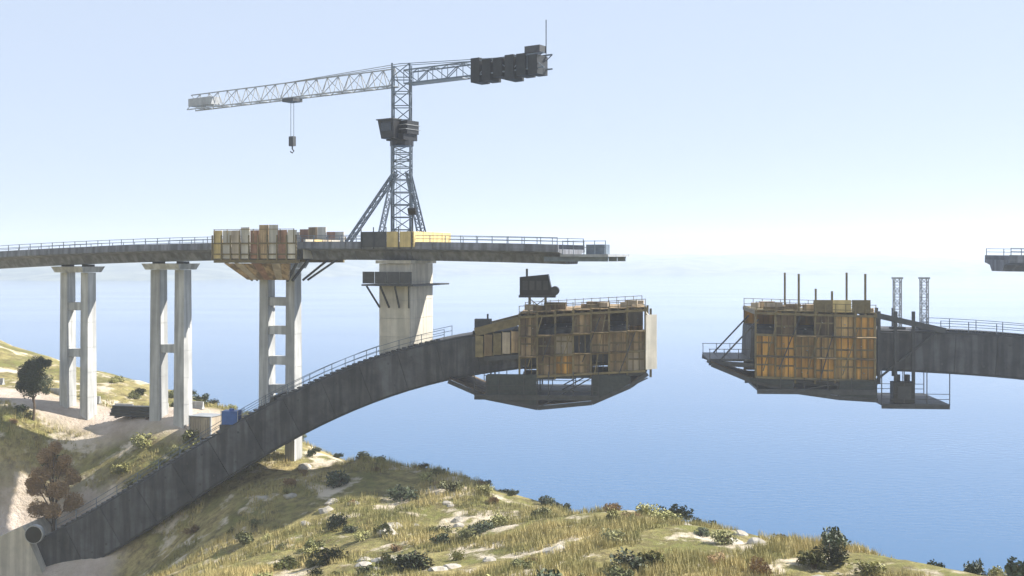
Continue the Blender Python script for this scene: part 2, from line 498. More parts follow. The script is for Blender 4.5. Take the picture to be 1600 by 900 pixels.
arch_walk(rootR, cr, dcr, thR, ARCH.at(1470, 0, -3.5)[0], 70)

# footings
ft = thing('arch_footing', 'pale concrete thrust block at the foot of the dark arch in the earth pit', 'footing', (0, 0, 0), 0)
p0 = ARCH.world(sL0, 0, float(cl(sL0)))
Rz = Matrix.Rotation(ARCH.ang, 3, 'Z')
a_ = math.atan(float(dcl(sL0)))
Rt = Rz @ Matrix.Rotation(-a_, 3, 'Y')
MB().box(p0 - (Rt @ Vector((2.2, 0, 0))), (5.6, 9.4, 9.4), Rt).build('block', CREAM, ft)
MB().box(p0 - Vector((5.0, 0, 4.2)), (9, 11.5, 2.4), Rz).build('base_slab', CONC, ft)
pm = W(48, 858, 116.2)
fy = p0.y - 4.7
px_ = pm.x - 2.3
MB().tube([(px_, fy + 0.3, pm.z), (px_, fy - 0.35, pm.z)], 1.02, 20).build('drain_collar', CONC, ft)
MB().tube([(px_, fy + 0.2, pm.z), (px_, fy - 0.36, pm.z)], 0.92, 20).build('drain_dark_disc', BLACK, ft)  # solid black disc, painted as the dark inside of the pipe
p1 = ARCH.world(sR1, 0, float(cr(sR1)))
ft = thing('arch_footing', 'concrete thrust block standing in the lake at the far arch foot', 'footing')
MB().box(p1 + Vector((3, 0, -2)), (10, 12, 12), Rz).build('block', CONC, ft)

# ---------------------------------------------------------------- deck and viaduct
def deck_span(label, ax, s0, s1, ztop_fn, depth, wid, seg=3.6, material=DECKC):
    root = thing('viaduct_deck', label, 'bridge deck', ax.loc, ax.ang)
    nseg = max(2, round((s1 - s0) / seg))
    for i in range(nseg):
        a = s0 + (s1 - s0) * i / nseg + 0.02; b_ = s0 + (s1 - s0) * (i + 1) / nseg - 0.02
        za, zb = ztop_fn(a), ztop_fn(b_)
        hw = wid / 2
        # box girder with cantilevered flanges: closed section swept
        prof = [(-hw, 0), (hw, 0), (hw, -0.28), (hw * 0.58, -0.55), (hw * 0.42, -depth), (-hw * 0.42, -depth), (-hw * 0.58, -0.55), (-hw, -0.28)]
        m = MB()
        m.v = [(a, t, za + z) for t, z in prof] + [(b_, t, zb + z) for t, z in prof]
        for q in range(8):
            q2 = (q + 1) % 8
            m.f.append((q, q2, 8 + q2, 8 + q))
        m.f.append(tuple(range(8))[::-1]); m.f.append(tuple(range(8, 16)))
        m.build('girder_segment', material, root)
        for t in (-hw + 0.16, hw - 0.16):
            MB().hexa([(a, t - 0.15, za + 0.003), (b_, t - 0.15, zb + 0.003), (b_, t + 0.15, zb + 0.003), (a, t + 0.15, za + 0.003)],
                      [(a, t - 0.1, za + 0.5), (b_, t - 0.1, zb + 0.5), (b_, t + 0.1, zb + 0.5), (a, t + 0.1, za + 0.5)]).build('parapet', material, root)
    for t in (-wid / 2 + 0.16, wid / 2 - 0.16):
        m = MB(); nn = int((s1 - s0) / 1.8); pts = []
        for i in range(nn + 1):
            s = s0 + 0.15 + (s1 - s0 - 0.3) * i / nn
            pts.append(Vector((s, t, ztop_fn(s) + 0.5)))
        for hh in (0.35, 0.7):
            for a, b_ in zip(pts, pts[1:]): m.bar(a + Vector((0, 0, hh)), b_ + Vector((0, 0, hh)), 0.06)
        r = m.build('railing', BLUEST, root)
        for p in pts: MB().bar(p, p + Vector((0, 0, 0.74)), 0.07).build('railing_post', BLUEST, r)
    return root
dz = []
for px, py in [(-60, 402), (0, 399), (170, 391), (345, 385), (560, 384), (700, 387), (960, 392)]:
    dz.append(DECK.at(px, py, -4.5))
dz = np.array(dz)
zfn = np.poly1d(np.polyfit(dz[:, 0], dz[:, 1], 2))
ztop = lambda s: float(zfn(s))
sA = DECK.at(-150, 0, -4.5)[0]; sB = DECK.at(872, 0, -4.5)[0]
deck_span('long grey viaduct deck on tall piers under the tower crane', DECK, sA, sB, ztop, 1.55, 9.0)

# right-hand deck stub
RD = Axis((51.2, -6), math.radians(-8))
rz_ = lambda s: 39.6 - 0.012 * s
rdeck = deck_span('grey cantilevered deck end over open water beyond the ochre formwork', RD, 0, 62, rz_, 1.2, 9.0)

# piers
def col_taper(root, name, x, y, z0, z1, w0, d0, w1, d1, m):
    mb = MB()
    k = 6
    for i in range(k):
        f0, f1 = i / k, (i + 1) / k
        za, zb = z0 + (z1 - z0) * f0, z0 + (z1 - z0) * f1 - 0.04
        wa, wb = w0 + (w1 - w0) * f0, w0 + (w1 - w0) * f1
        da, db = d0 + (d1 - d0) * f0, d0 + (d1 - d0) * f1
        ring = lambda w_, d_, z: [(x - w_ / 2, y - d_ / 2, z), (x + w_ / 2, y - d_ / 2, z), (x + w_ / 2, y + d_ / 2, z), (x - w_ / 2, y + d_ / 2, z)]
        mb.hexa(ring(wa, da, za), ring(wb, db, zb))
        if i < k - 1: mb.hexa(ring(wb - 0.1, db - 0.1, zb), ring(wb - 0.1, db - 0.1, zb + 0.04))
    return mb.build(name, m, root)
def twin_pier(label, px, gap, colw, zb, beams, m, capw=None, group=None):
    s, _ = DECK.at(px, 400, 0)
    zt = ztop(s) - 1.57
    p = DECK.world(s, 0, 0)
    root = thing('bridge_pier', label, 'pier', (p.x, p.y, 0), DECK.ang, group)
    for sg in (-1, 1):
        col_taper(root, 'column', sg * gap / 2, 0, zb, zt - 1.0, colw * 1.12, 1.7, colw, 1.4, m)
    for z in beams:
        MB().b2(-gap / 2 + colw / 2 - 0.05, gap / 2 - colw / 2 + 0.05, -0.55, 0.55, z - 0.5, z + 0.5).build('cross_beam', m, root)
    cw = capw or gap + colw + 0.5
    MB().hexa([(-gap / 2 - colw / 2 - 0.08, -1.6, zt - 1.0), (gap / 2 + colw / 2 + 0.08, -1.6, zt - 1.0), (gap / 2 + colw / 2 + 0.08, 1.6, zt - 1.0), (-gap / 2 - colw / 2 - 0.08, 1.6, zt - 1.0)],
              [(-cw / 2, -2.1, zt - 0.25), (cw / 2, -2.1, zt - 0.25), (cw / 2, 2.1, zt - 0.25), (-cw / 2, 2.1, zt - 0.25)]).build('cap', m, root)
    for sg in (-1, 1):
        MB().b2(sg * gap / 2 - 0.5, sg * gap / 2 + 0.5, -0.6, 0.6, zt - 0.25, zt + 0.02).build('bearing', DARKST, root)
    return root, p, zt
def gz(p): return hz(p.x, p.y)
s120 = DECK.at(122, 0, 0)[0]; s265 = DECK.at(267, 0, 0)[0]; s435 = DECK.at(438, 0, 0)[0]
twin_pier('pale slender twin column pier farthest from the crane, above the brown tree', 122, 3.4, 1.15, gz(DECK.world(s120, 0)) - 1.5, [27.5, 33.5], CONC)
twin_pier('pale twin column pier between the beam stack and the beige container', 267, 3.7, 1.4, gz(DECK.world(s265, 0)) - 1.5, [28.5], CONC)
r435, p435, zt435 = twin_pier('twin column pier with ladder of cross beams under the flared pier head', 438, 3.7, 1.2, gz(DECK.world(s435, 0)) - 1.0,
                              [21.0, 24.2, 27.6, 31.2, 34.6], CONC)

# flared pier head with its formwork at the ladder pier
ph = thing('pier_head_formwork', 'flared pier head formwork with rust and cream panels on the ladder pier', 'formwork', (p435.x, p435.y, 0), DECK.ang)
zt = ztop(s435)
lw, tw = 2.6, 6.4
for sg in (-1, 1):     # raking struts
    for t in (-4.3, -2.2, 2.2, 4.3):
        MB().bar((sg * 2.4, t * 0.5, zt - 4.0), (sg * 5.3, t, zt - 1.5), 0.25).build('raking_strut', DARKST, ph)
for t in (-4.9, 4.9):
    MB().bar((-5.8, t, zt - 1.7), (5.8, t, zt - 1.7), 0.3, 0.4).build('edge_beam', OLIVE, ph)
pw = 11.4 / 9
rh_ = random.Random(21)
mts = [YELL, CREAM, BEIGE, CREAM, RUST, PLY, CREAM, RUST, CREAM]
for side in (-1, 1):
    for i in range(9):
        x = -5.7 + pw * (i + 0.5)
        top = 1.35 + rh_.choice((0.0, 0.0, 0.35, 0.6))
        pn = MB().box((x, side * 5.2 + rh_.uniform(-0.05, 0.05), zt - 0.45 + top / 2), (pw - rh_.uniform(0.06, 0.16), 0.14, 1.9 + top),
                      Matrix.Rotation(rh_.uniform(-0.012, 0.012), 3, 'Y')).build('form_panel', mts[i], ph)
        if side < 0:
            for zz_ in (-0.9, 0.35): MB().box((x, -5.32, zt + zz_), (pw - 0.06, 0.1, 0.16)).build('waler', OLIVE, pn)
    for i in range(10):
        x = -5.7 + pw * i
        MB().bar((x, side * 5.42, zt - 1.6), (x, side * 5.42, zt + 1.3), 0.12, 0.16).build('soldier', OLIVE, ph)
for i, t in enumerate((-3, -1, 1, 3)):
    MB().bar((-5.6, t, zt + 1.2), (-5.6, t, zt - 1.4), 0.12).build('end_soldier', OLIVE, ph)
    MB().box((5.75, t, zt - 0.3), (0.14, 1.9, 2.2)).build('end_panel', [CREAM, YELL, BEIGE, CREAM][i], ph)
    MB().box((-5.75, t, zt - 0.3), (0.14, 1.9, 2.2)).build('end_panel', [PLY, YELL, BEIGE, CREAM][i], ph)
for i in range(7):   # sloping underside of the flare, camera side
    x = -3.9 + 1.3 * i
    k = 1 - abs(x) / 9
    MB().hexa([(x * 0.62 - 0.42, -2.6, zt - 3.9), (x * 0.62 + 0.42, -2.6, zt - 3.9), (x * 0.62 + 0.42, -2.4, zt - 3.9), (x * 0.62 - 0.42, -2.4, zt - 3.9)],
              [(x - 0.6, -4.85, zt - 1.95), (x + 0.6, -4.85, zt - 1.95), (x + 0.6, -4.6, zt - 1.95), (x - 0.6, -4.6, zt - 1.95)]).build('soffit_panel', [PLY, BEIGE, PLY, RUST, PLY, BEIGE, PLY][i], ph)
for i in range(7):
    x = -5.4 + 10.8 / 6 * i
    MB().bar((x, -5.45, zt + 0.3), (x, -5.45, zt + 2.0), 0.07).build('guard_post', OLIVE, ph)
MB().bar((-5.5, -5.45, zt + 1.95), (5.5, -5.45, zt + 1.95), 0.06).build('guard_rail', OLIVE, ph)

# solid pier carrying the crane
s630 = DECK.at(635, 0, 0)[0]
p630 = DECK.world(s630, 0)
zt6 = ztop(s630) - 1.6
sl_arch, _ = ARCH.at(635, 0, 0)
pr6 = thing('bridge_pier', 'solid square concrete pier rising from the arch beneath the tower crane', 'pier', (p630.x, p630.y, 0), DECK.ang)
zb6 = float(cl(sl_arch)) + thL(sl_arch) / 2 - 0.6
for i in range(5):
    z0 = zb6 + (zt6 - 0.3 - zb6) * i / 5; z1 = zb6 + (zt6 - 0.3 - zb6) * (i + 1) / 5
    MB().b2(-1.9, 1.9, -2.9, 2.9, z0 + 0.02, z1 - 0.02).build('pier_lift', CREAM, pr6)
MB().b2(-1.84, 1.84, -2.84, 2.84, zb6 + 0.1, zt6 - 0.4).build('core', CONC, pr6)
MB().b2(-2.2, 2.2, -3.2, 3.2, zt6 - 0.3, zt6 + 0.05).build('cap', CREAM, pr6)
# climbing platform round its head
pf = thing('climbing_platform', 'cream panelled climbing platform with shade-dark skirt round the crane pier head', 'platform', (p630.x, p630.y, 0), DECK.ang)
zp = zt6 - 2.6
MB().b2(-3.2, 3.2, -4.6, -2.93, zp - 0.18, zp).build('plank_floor', DARKST, pf)
MB().b2(-3.2, 3.2, 2.93, 4.6, zp - 0.18, zp).build('plank_floor', DARKST, pf)
MB().b2(1.93, 3.2, -2.92, 2.92, zp - 0.18, zp).build('plank_floor', DARKST, pf)
MB().b2(-3.2, -1.93, -2.92, 2.92, zp - 0.18, zp).build('plank_floor', DARKST, pf)
for x in (-2.6, -0.9, 0.9, 2.6):
    MB().bar((x * 0.7, -2.95, zp - 2.6), (x, -4.5, zp - 0.2), 0.16).build('bracket', DARKST, pf)
for i in range(4):
    MB().box((-2.3 + 1.53 * i, -4.62, zp + 0.75), (1.45, 0.08, 1.3)).build('shade_skirt', DARKST, pf)  # dark panels stand for the shadow under the platform
zq = ztop(s630)
for i in range(4):
    MB().box((-2.4 + 1.6 * i, -4.75, zq + 0.75), (1.5, 0.1, 1.7)).build('parapet_form', DARKST if i < 2 else YELL, pf)
for i in range(4):
    MB().box((3.3, -3.6 + 2.4 * i, zq + 0.75), (0.1, 2.3, 1.7)).build('parapet_form', YELL, pf)
for i in range(5):
    MB().bar((-3.1 + 1.55 * i, -4.85, zq - 0.3), (-3.1 + 1.55 * i, -4.85, zq + 2.1), 0.09).build('soldier', DARKST, pf)
# floodlight at the platform corner
fl = thing('floodlight', 'small dark floodlight on a post at the corner of the crane pier platform', 'floodlight', DECK.world(s630 + 3.0, -4.3, zq), DECK.ang)
MB().tube([(0, 0, 0), (0, 0, 3.4)], 0.07).build('post', DARKST, fl)
MB().box((0, -0.1, 3.8), (0.95, 0.35, 0.75), Matrix.Rotation(0.35, 3, 'X')).build('lamp_head', BLACK, fl)

# deck end: launching formwork and small kit past the crane pier
de = thing('deck_end_formwork', 'thin grey formwork table cantilevered from the viaduct deck end', 'formwork', DECK.loc, DECK.ang)
z_e = ztop(sB)
MB().b2(sB + 0.05, sB + 5.2, -4.0, 4.0, z_e - 0.75, z_e - 0.5).build('table', PALEST, de)
for t in (-3.2, 0, 3.2): MB().b2(sB - 2, sB + 5.0, t - 0.15, t + 0.15, z_e - 1.25 if t else z_e - 1.25, z_e - 0.76).build('girder', BLUEST, de)
for i in range(5):
    MB().bar((sB + 0.3 + 1.15 * i, -3.9, z_e - 0.5), (sB + 0.3 + 1.15 * i, -3.9, z_e + 0.9), 0.07).build('guard_post', BLUEST, de)
for hh in (0.2, 0.85): MB().bar((sB + 0.3, -3.9, z_e + hh), (sB + 4.9, -3.9, z_e + hh), 0.06).build('guard_rail', BLUEST, de)
MB().b2(sB + 2.6, sB + 4.6, -3.2, -1.4, z_e - 0.5, z_e + 0.5).build('tool_chest', BLUEST, de)

# right-hand column standing on the arch (beyond the frame) carrying the stub
pc = RD.world(13.5, 0)
rp = thing('bridge_pier', 'concrete pier standing on the arch under the cantilevered deck end', 'pier', (pc.x, pc.y, 0), RD.ang)
MB().b2(-1.2, 1.2, -2.6, 2.6, 28, rz_(13.5) - 2.6).build('column', CONC, rp)
MB().b2(-1.6, 1.6, -3.2, 3.2, rz_(13.5) - 2.6, rz_(13.5) - 1.18).build('cap', CONC, rp)
pc = RD.world(56, 0)
rp = thing('bridge_pier', 'tall concrete pier rising from the lake at the far deck', 'pier', (pc.x, pc.y, 0), RD.ang)
MB().b2(-1.4, 1.4, -2.8, 2.8, -6, rz_(56) - 2.6).build('column', CONC, rp)
MB().b2(-1.8, 1.8, -3.2, 3.2, rz_(56) - 2.6, rz_(56) - 1.18).build('cap', CONC, rp)

# ---------------------------------------------------------------- tower crane
cx, cy = DECK.world(s630 - 0.9, 0.6).to_2d()
zc0 = ztop(s630)
crane = thing('tower_crane', 'blue grey lattice tower crane with black cab and dark counterweights', 'crane', (cx, cy, 0), 0)
dcr_ = cy - CAM.y
Z = lambda py: CAM.z - (py - HY) / F * dcr_
zcab, zj = Z(208), Z(120)
# splayed base frame
zk = Z(262)
ms = MB().lattice((0, 0, zc0 + 0.5), (0, 0, zk), 2.1, 6, 0.2, 0.1).build('mast', BLUEST, crane)
ms2 = MB().lattice((0, 0, zk), (0, 0, zcab - 1.5), 2.1, 3, 0.2, 0.1).build('mast', BLUEST, crane)
for sx_, sy_ in ((-6.6, 2.5), (2.4, -1.8), (-2.3, -2.8), (2.6, 2.6)):
    top = Vector((0.75 * (1 if sx_ > 0 else -1), 0.75 * (1 if sy_ > 0 else -1), zk - 0.5))
    MB().lattice((sx_, sy_, zc0 + 0.35), top, 0.5, 9, 0.13, 0.07).build('raking_leg', BLUEST, crane)
    MB().b2(sx_ - 0.6, sx_ + 0.6, sy_ - 0.6, sy_ + 0.6, zc0 + 0.01, zc0 + 0.4).build('foot_pad', DARKST, crane)
MB().b2(-1.3, 1.3, -1.3, 1.3, zc0 + 0.005, zc0 + 0.5).build('base_block', CONC, crane)
MB().tube([(0, 0, zcab - 1.5), (0, 0, zcab - 0.9)], 1.35, 16).build('slewing_ring', BLACK, crane)
ang = math.atan2(-11.4, 16.2)
R = Matrix.Rotation(ang, 3, 'Z')
def rp_(x, y, z): return R @ Vector((x, y, z))
# slewing platform, machinery and cab (jib points to -x in this frame)
MB().box((0, 0, zcab - 0.55), (2.6, 2.4, 0.7), R).build('slewing_platform', BLACK, crane)
MB().box(rp_(0.95, 0.1, zcab + 0.55), (1.3, 2.0, 1.5), R).build('switch_cabinet', BLACK, crane)
MB().box(rp_(-0.55, 0.75, zcab + 0.35), (1.2, 0.9, 1.1), R).build('slewing_motor', DARKST, crane)
cb = MB().hexa([rp_(-1.25, -2.1, zcab - 0.75), rp_(0.6, -2.1, zcab - 0.75), rp_(0.6, -0.85, zcab - 0.75), rp_(-1.25, -0.85, zcab - 0.75)],
               [rp_(-1.75, -2.15, zcab + 1.35), rp_(0.6, -2.15, zcab + 1.35), rp_(0.6, -0.8, zcab + 1.35), rp_(-1.75, -0.8, zcab + 1.35)]).build('cab', BLACK, crane)
MB().hexa([rp_(-1.43, -2.0, zcab - 0.3), rp_(-1.33, -2.0, zcab - 0.3), rp_(-1.33, -0.95, zcab - 0.3), rp_(-1.43, -0.95, zcab - 0.3)],
          [rp_(-1.73, -2.0, zcab + 1.05), rp_(-1.63, -2.0, zcab + 1.05), rp_(-1.63, -0.95, zcab + 1.05), rp_(-1.73, -0.95, zcab + 1.05)]).build('window', GLASS, cb)
MB().box(rp_(-0.45, -2.16, zcab + 0.55), (1.5, 0.06, 0.95), R).build('window', GLASS, cb)
MB().box(rp_(-0.6, -1.48, zcab + 1.42), (2.6, 1.6, 0.12), R).build('roof', DARKST, cb)
for hh in (0.5, 1.0):
    for (ax0, ay0), (ax1, ay1) in zip([(-1.3, 1.3), (1.7, 1.3), (1.7, -1.3)], [(1.7, 1.3), (1.7, -1.3), (0.7, -1.3)]):
        MB().bar(rp_(ax0, ay0, zcab - 0.2 + hh), rp_(ax1, ay1, zcab - 0.2 + hh), 0.05).build('guard_rail', PALEST, crane)
MB().lattice((0, 0, zcab - 0.2), (0, 0, zj + 1.4), 2.0, 5, 0.19, 0.1).build('tower_head', BLUEST, crane)
for zz0, zz1 in ((zc0 + 0.5, zcab - 1.6),):
    ld = MB()
    for x in (-0.22, 0.22): ld.bar((x - 0.3, -1.0, zz0), (x - 0.3, -1.0, zz1), 0.05)
    for i in range(int((zz1 - zz0) / 0.4)): ld.bar((-0.52, -1.0, zz0 + 0.4 * i), (-0.08, -1.0, zz0 + 0.4 * i), 0.035)
    ld.build('ladder', PALEST, crane)
JL, CL = 37.0, 20.0
jb = MB().lattice(rp_(-1.0, 0, zj), rp_(-JL, 0, zj), 1.4, 20, 0.13, 0.075, 2.0, tri=True).build('jib', PALEST, crane)
MB().box(rp_(-JL + 2.6, 0, zj - 0.1), (4.6, 1.5, 1.0), R).build('jib_end_box', PALEST, jb)
cj = MB().lattice(rp_(1.0, 0, zj - 0.2), rp_(CL, 0, zj - 0.2), 1.6, 9, 0.14, 0.08, 1.5).build('counter_jib', BLUEST, crane)
MB().box(rp_(5.0, 0, zj - 0.98), (8.0, 1.5, 0.08), R).build('walkway', PALEST, cj)
for i in range(6):
    MB().box(rp_(11.2 + 1.5 * i, 0, zj - 0.45 - 0.12 * (i % 2)), (1.12, 2.0, 2.6 - 0.3 * (i % 3)), R).build('counterweight', CWT, crane)
MB().box(rp_(18.4, 0, zj + 1.1), (1.9, 1.3, 0.7), R).build('hoist_winch', DARKST, crane)
MB().bar(rp_(19.4, 0.5, zj + 0.6), rp_(19.4, 0.5, zj + 4.2), 0.09).build('anemometer_mast', DARKST, crane)
for y in (-0.55, 0.55):
    MB().bar(rp_(0, y, zj + 1.4), rp_(-JL * 0.55, 0, zj + 0.98), 0.07).build('pendant_bar', PALEST, crane)
    MB().bar(rp_(0, y, zj + 1.4), rp_(16.5, y, zj + 0.5), 0.07).build('pendant_bar', BLUEST, crane)
# trolley and hook
jt = None
for k_ in range(600):
    u = k_ * 0.05
    p = rp_(-u, 0, zj) + Vector((cx, cy, 0))
    if 800 + F * p.x / (p.y - CAM.y) <= 457: jt = u; break
tr = MB().box(rp_(-jt, 0, zj - 1.25), (1.9, 1.6, 0.4), R).build('trolley', DARKST, crane)
hk = zj - 6.3
for y in (-0.25, 0.25):
    MB().bar(rp_(-jt, y, zj - 1.4), rp_(-jt, y, hk + 0.6), 0.05).build('hoist_rope', DARKST, crane)
MB().box(rp_(-jt, 0, hk), (0.75, 0.5, 1.2), R).build('hook_block', DARKST, crane)
pp = rp_(-jt, 0, hk - 0.6)
MB().tube([pp, pp + Vector((0, 0, -0.35)), pp + Vector((0.2, 0, -0.6)), pp + Vector((0, 0, -0.85)), pp + Vector((-0.25, 0, -0.65))], 0.09, 6).build('hook', BLACK, crane)

# ---------------------------------------------------------------- form travellers
def traveller(label, c, dc, th, pxs, panel_m, frame_m, openings, toprow, cols, opts):
    """gantry riding on the rib end: flank panels on soldiers and walers, hanging floor, guard rails"""
    root = thing('form_traveller', label, 'formwork', ARCH.loc, ARCH.ang)
    a, b_ = ARCH.at(pxs[0], 0, -4.2)[0], ARCH.at(pxs[1], 0, -4.2)[0]
    zt0 = ARCH.at(pxs[2], opts['ytop'], -4.2)[1]
    zb0 = ARCH.at(pxs[2], opts['ybot'], -4.2)[1]
    zmid = lambda s: float(c(s))
    zref = zmid((a + b_) / 2)
    cw = (b_ - a) / cols
    rows = 3
    rh = (zt0 - zb0) / rows
    for side in (-1, 1):
        tf = side * 4.2
        for i in range(cols):
            for j in range(rows):
                if (i, j) in openings and side < 0: continue
                x = a + cw * (i + 0.5); z = zb0 + rh * (j + 0.5) + (zmid(x) - zref)
                off = random.uniform(-0.05, 0.05)
                pn = MB().box((x, tf + off, z), (cw - 0.09, 0.16, rh - 0.09)).build('form_panel', opts['pick'](i, j, random.random()), root)
                if side < 0:
                    MB().box((x, tf + off - 0.14, z + random.uniform(-0.3, 0.3)), (cw - 0.3, 0.1, 0.16)).build('batten', frame_m, pn)
        for i in range(cols + 1):
            x = a + cw * i; dzz = zmid(x) - zref
            MB().bar((x, tf + side * 0.30, zb0 - 0.5 + dzz), (x, tf + side * 0.30, zt0 + 0.4 + dzz), 0.2, 0.26).build('soldier', frame_m, root)
        if side < 0:
            for i in range(cols):
                for fr in (0.33, 0.67):
                    x = a + cw * (i + fr); dzz = zmid(x) - zref
                    MB().bar((x, tf - 0.2, zb0 + dzz), (x, tf - 0.2, zt0 + dzz - (rh if (i, rows - 1) in openings else 0)), 0.09, 0.12).build('stud', OLIVE if (i + int(fr * 3)) % 3 else DPLY, root)
        for j in range(rows + 1):
            z = zb0 + rh * j
            MB().bar((a, tf + side * 0.55, z + zmid(a) - zref), (b_, tf + side * 0.55, z + zmid(b_) - zref), 0.18, 0.24).build('waler', frame_m, root)
        # guard rail on the top edge
        for i in range(cols * 2 + 1):
            x = a + cw * i / 2; zz = zt0 + zmid(x) - zref
            MB().bar((x, tf + side * 0.7, zz), (x, tf + side * 0.7, zz + 1.25), 0.07).build('guard_post', frame_m, root)
        for hh in (0.6, 1.2):
            MB().bar((a, tf + side * 0.7, zt0 + hh + zmid(a) - zref), (b_, tf + side * 0.7, zt0 + hh + zmid(b_) - zref), 0.06).build('guard_rail', frame_m, root)
    # top transverse beams and deck planks
    for i in range(cols + 1):
        x = a + cw * i; z = zt0 + 0.1 + zmid(x) - zref
        MB().bar((x, -4.9, z), (x, 4.9, z), 0.28, 0.4).build('cross_beam', frame_m, root)
    for i in range(cols):
        x = a + cw * (i + 0.5); z = zt0 + 0.36 + zmid(x) - zref
        MB().box((x, 0, z), (cw - 0.06, 9.2, 0.1)).build('plank_floor', opts['floor'], root)
    # soffit form and hanging floor
    for i in range(cols):
        x = a + cw * (i + 0.5); z = zb0 - 0.35 + zmid(x) - zref
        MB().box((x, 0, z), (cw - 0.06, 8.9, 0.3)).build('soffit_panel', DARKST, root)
    h0, h1, hz_ = opts['hang']
    ha, hb = ARCH.at(h0, 0, -4.5)[0], ARCH.at(h1, 0, -4.5)[0]
    hzv = ARCH.at((h0 + h1) / 2, hz_, -4.5)[1]
    nb = 5
    for i in range(nb):
        x = ha + (hb - ha) * (i + 0.5) / nb
        MB().box((x, 0, hzv), ((hb - ha) / nb - 0.05, 10.4, 0.22)).build('hanging_floor', DARKST, root)
    for t in (-5.0, 5.0):
        MB().bar((ha, t, hzv - 0.25), (hb, t, hzv - 0.25), 0.22, 0.35).build('floor_beam', DARKST, root)
        for i in range(nb + 1):
            x = ha + (hb - ha) * i / nb
            MB().bar((x, t, hzv), (x, t, zb0 + 0.2), 0.09).build('hanger', DARKST, root)
        for hh in (0.55, 1.1):
            MB().bar((ha, t, hzv + hh), (hb, t, hzv + hh), 0.06).build('guard_rail', DARKST, root)
    # hull-shaped truss carrying the hanging floor
    hp = [ARCH.at(x_, y_, -4.9) for x_, y_ in opts['hull']]
    for t in (-4.75, 0.0, 4.75):
        for (x0, z0), (x1, z1) in zip(hp, hp[1:]):
            MB().bar((x0, t, z0), (x1, t, z1), 0.3, 0.42).build('hull_chord', DARKST, root)
        for k_, (x0, z0) in enumerate(hp[1:-1]):
            MB().bar((x0, t, z0), (x0, t, zb0 - 0.3), 0.16).build('hull_post', DARKST, root)
            x1 = hp[k_ + 2][0]
            MB().bar((x0, t, z0), (x1, t, zb0 - 0.4), 0.12).build('hull_brace', DARKST, root)
    for k_, ((x0, z0), (x1, z1)) in enumerate(zip(hp, hp[1:])):
        MB().hexa([(x0 + 0.04, -4.5, z0 + 0.22), (x1 - 0.04, -4.5, z1 + 0.22), (x1 - 0.04, 4.5, z1 + 0.22), (x0 + 0.04, 4.5, z0 + 0.22)],
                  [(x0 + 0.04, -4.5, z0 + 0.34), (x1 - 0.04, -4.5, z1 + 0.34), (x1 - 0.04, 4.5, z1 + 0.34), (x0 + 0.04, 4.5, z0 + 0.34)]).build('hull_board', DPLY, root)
        if k_ % 2 == 1:
            MB().hexa([(x0 + 0.1, -4.95, z0 + 0.25), (x1 - 0.1, -4.95, z1 + 0.25), (x1 - 0.1, -4.9, z1 + 0.25), (x0 + 0.1, -4.9, z0 + 0.25)],
                      [(x0 + 0.1, -4.95, zb0 - 0.1), (x1 - 0.1, -4.95, zb0 - 0.1), (x1 - 0.1, -4.9, zb0 - 0.1), (x0 + 0.1, -4.9, zb0 - 0.1)]).build('side_net', NET, root)
    # clutter: tie rods, raking props, uneven planks, timber ends
    rc = random.Random(int(pxs[0]))
    for i in range(cols):
        for j in range(rows):
            x = a + cw * (i + rc.uniform(0.25, 0.75)); z = zb0 + rh * (j + rc.uniform(0.3, 0.7)) + zmid(x) - zref
            MB().bar((x, -4.1, z), (x, -4.1 - rc.uniform(0.5, 1.0), z), 0.06).build('tie_rod', PALEST, root)
    for i in range(cols - 1):
        x = a + cw * (i + rc.uniform(0.1, 0.6))
        MB().bar((x, -4.95, zb0 + rc.uniform(-0.3, 1.5)), (x + cw * rc.uniform(0.6, 1.1), -4.95, zt0 + rc.uniform(-2.2, 0.2)), 0.1).build('raking_prop', DARKST if i % 2 else OLIVE, root)
    for i in range(cols * 2):
        x = rc.uniform(a, b_ - 0.5); l_ = rc.uniform(0.8, 2.6)
        MB().box((x, rc.uniform(-3.9, -1.0), zt0 + 0.43 + rc.uniform(0.1, 0.5) + zmid(x) - zref), (l_, rc.uniform(0.3, 1.2), rc.uniform(0.15, 0.9)),
                 Matrix.Rotation(rc.uniform(-0.3, 0.3), 3, 'Z')).build('stacked_timber', rc.choice([PLY, DPLY, BEIGE, OLIVE]), root)
    for z_off in (rh * 1.02, rh * 2.02):       # narrow working galleries along the flank
        for i in range(cols):
            x = a + cw * (i + 0.5); z = zb0 + z_off + zmid(x) - zref
            if rc.random() < 0.8: MB().box((x, -5.05, z), (cw - 0.08, 0.85, 0.08)).build('gallery_plank', rc.choice([PLY, DPLY]), root)
    return root, a, b_, zt0, zb0, zref

tl, a1, b1, zt1, zb1, zr1 = traveller('brown timber form traveller hugging the tip of the arch that rises from the pit',
    cl, dcl, thL, (812, 1008, 910), PLY, OLIVE, {(1, 2), (2, 2), (5, 2), (6, 2), (0, 0), (4, 0), (3, 1)}, True, 7,
    dict(ytop=489, ybot=583, floor=PLY, hang=(742, 935, 618), hull=[(700, 596), (760, 622), (840, 638), (925, 630), (985, 604), (1012, 584)],
         pick=lambda i, j, q: DPLY if (j == 2 and q < 0.5) or q < 0.12 else BEIGE if q > 0.88 else OCHRE if q > 0.74 else PLY))
zz = lambda s: float(cl(s))
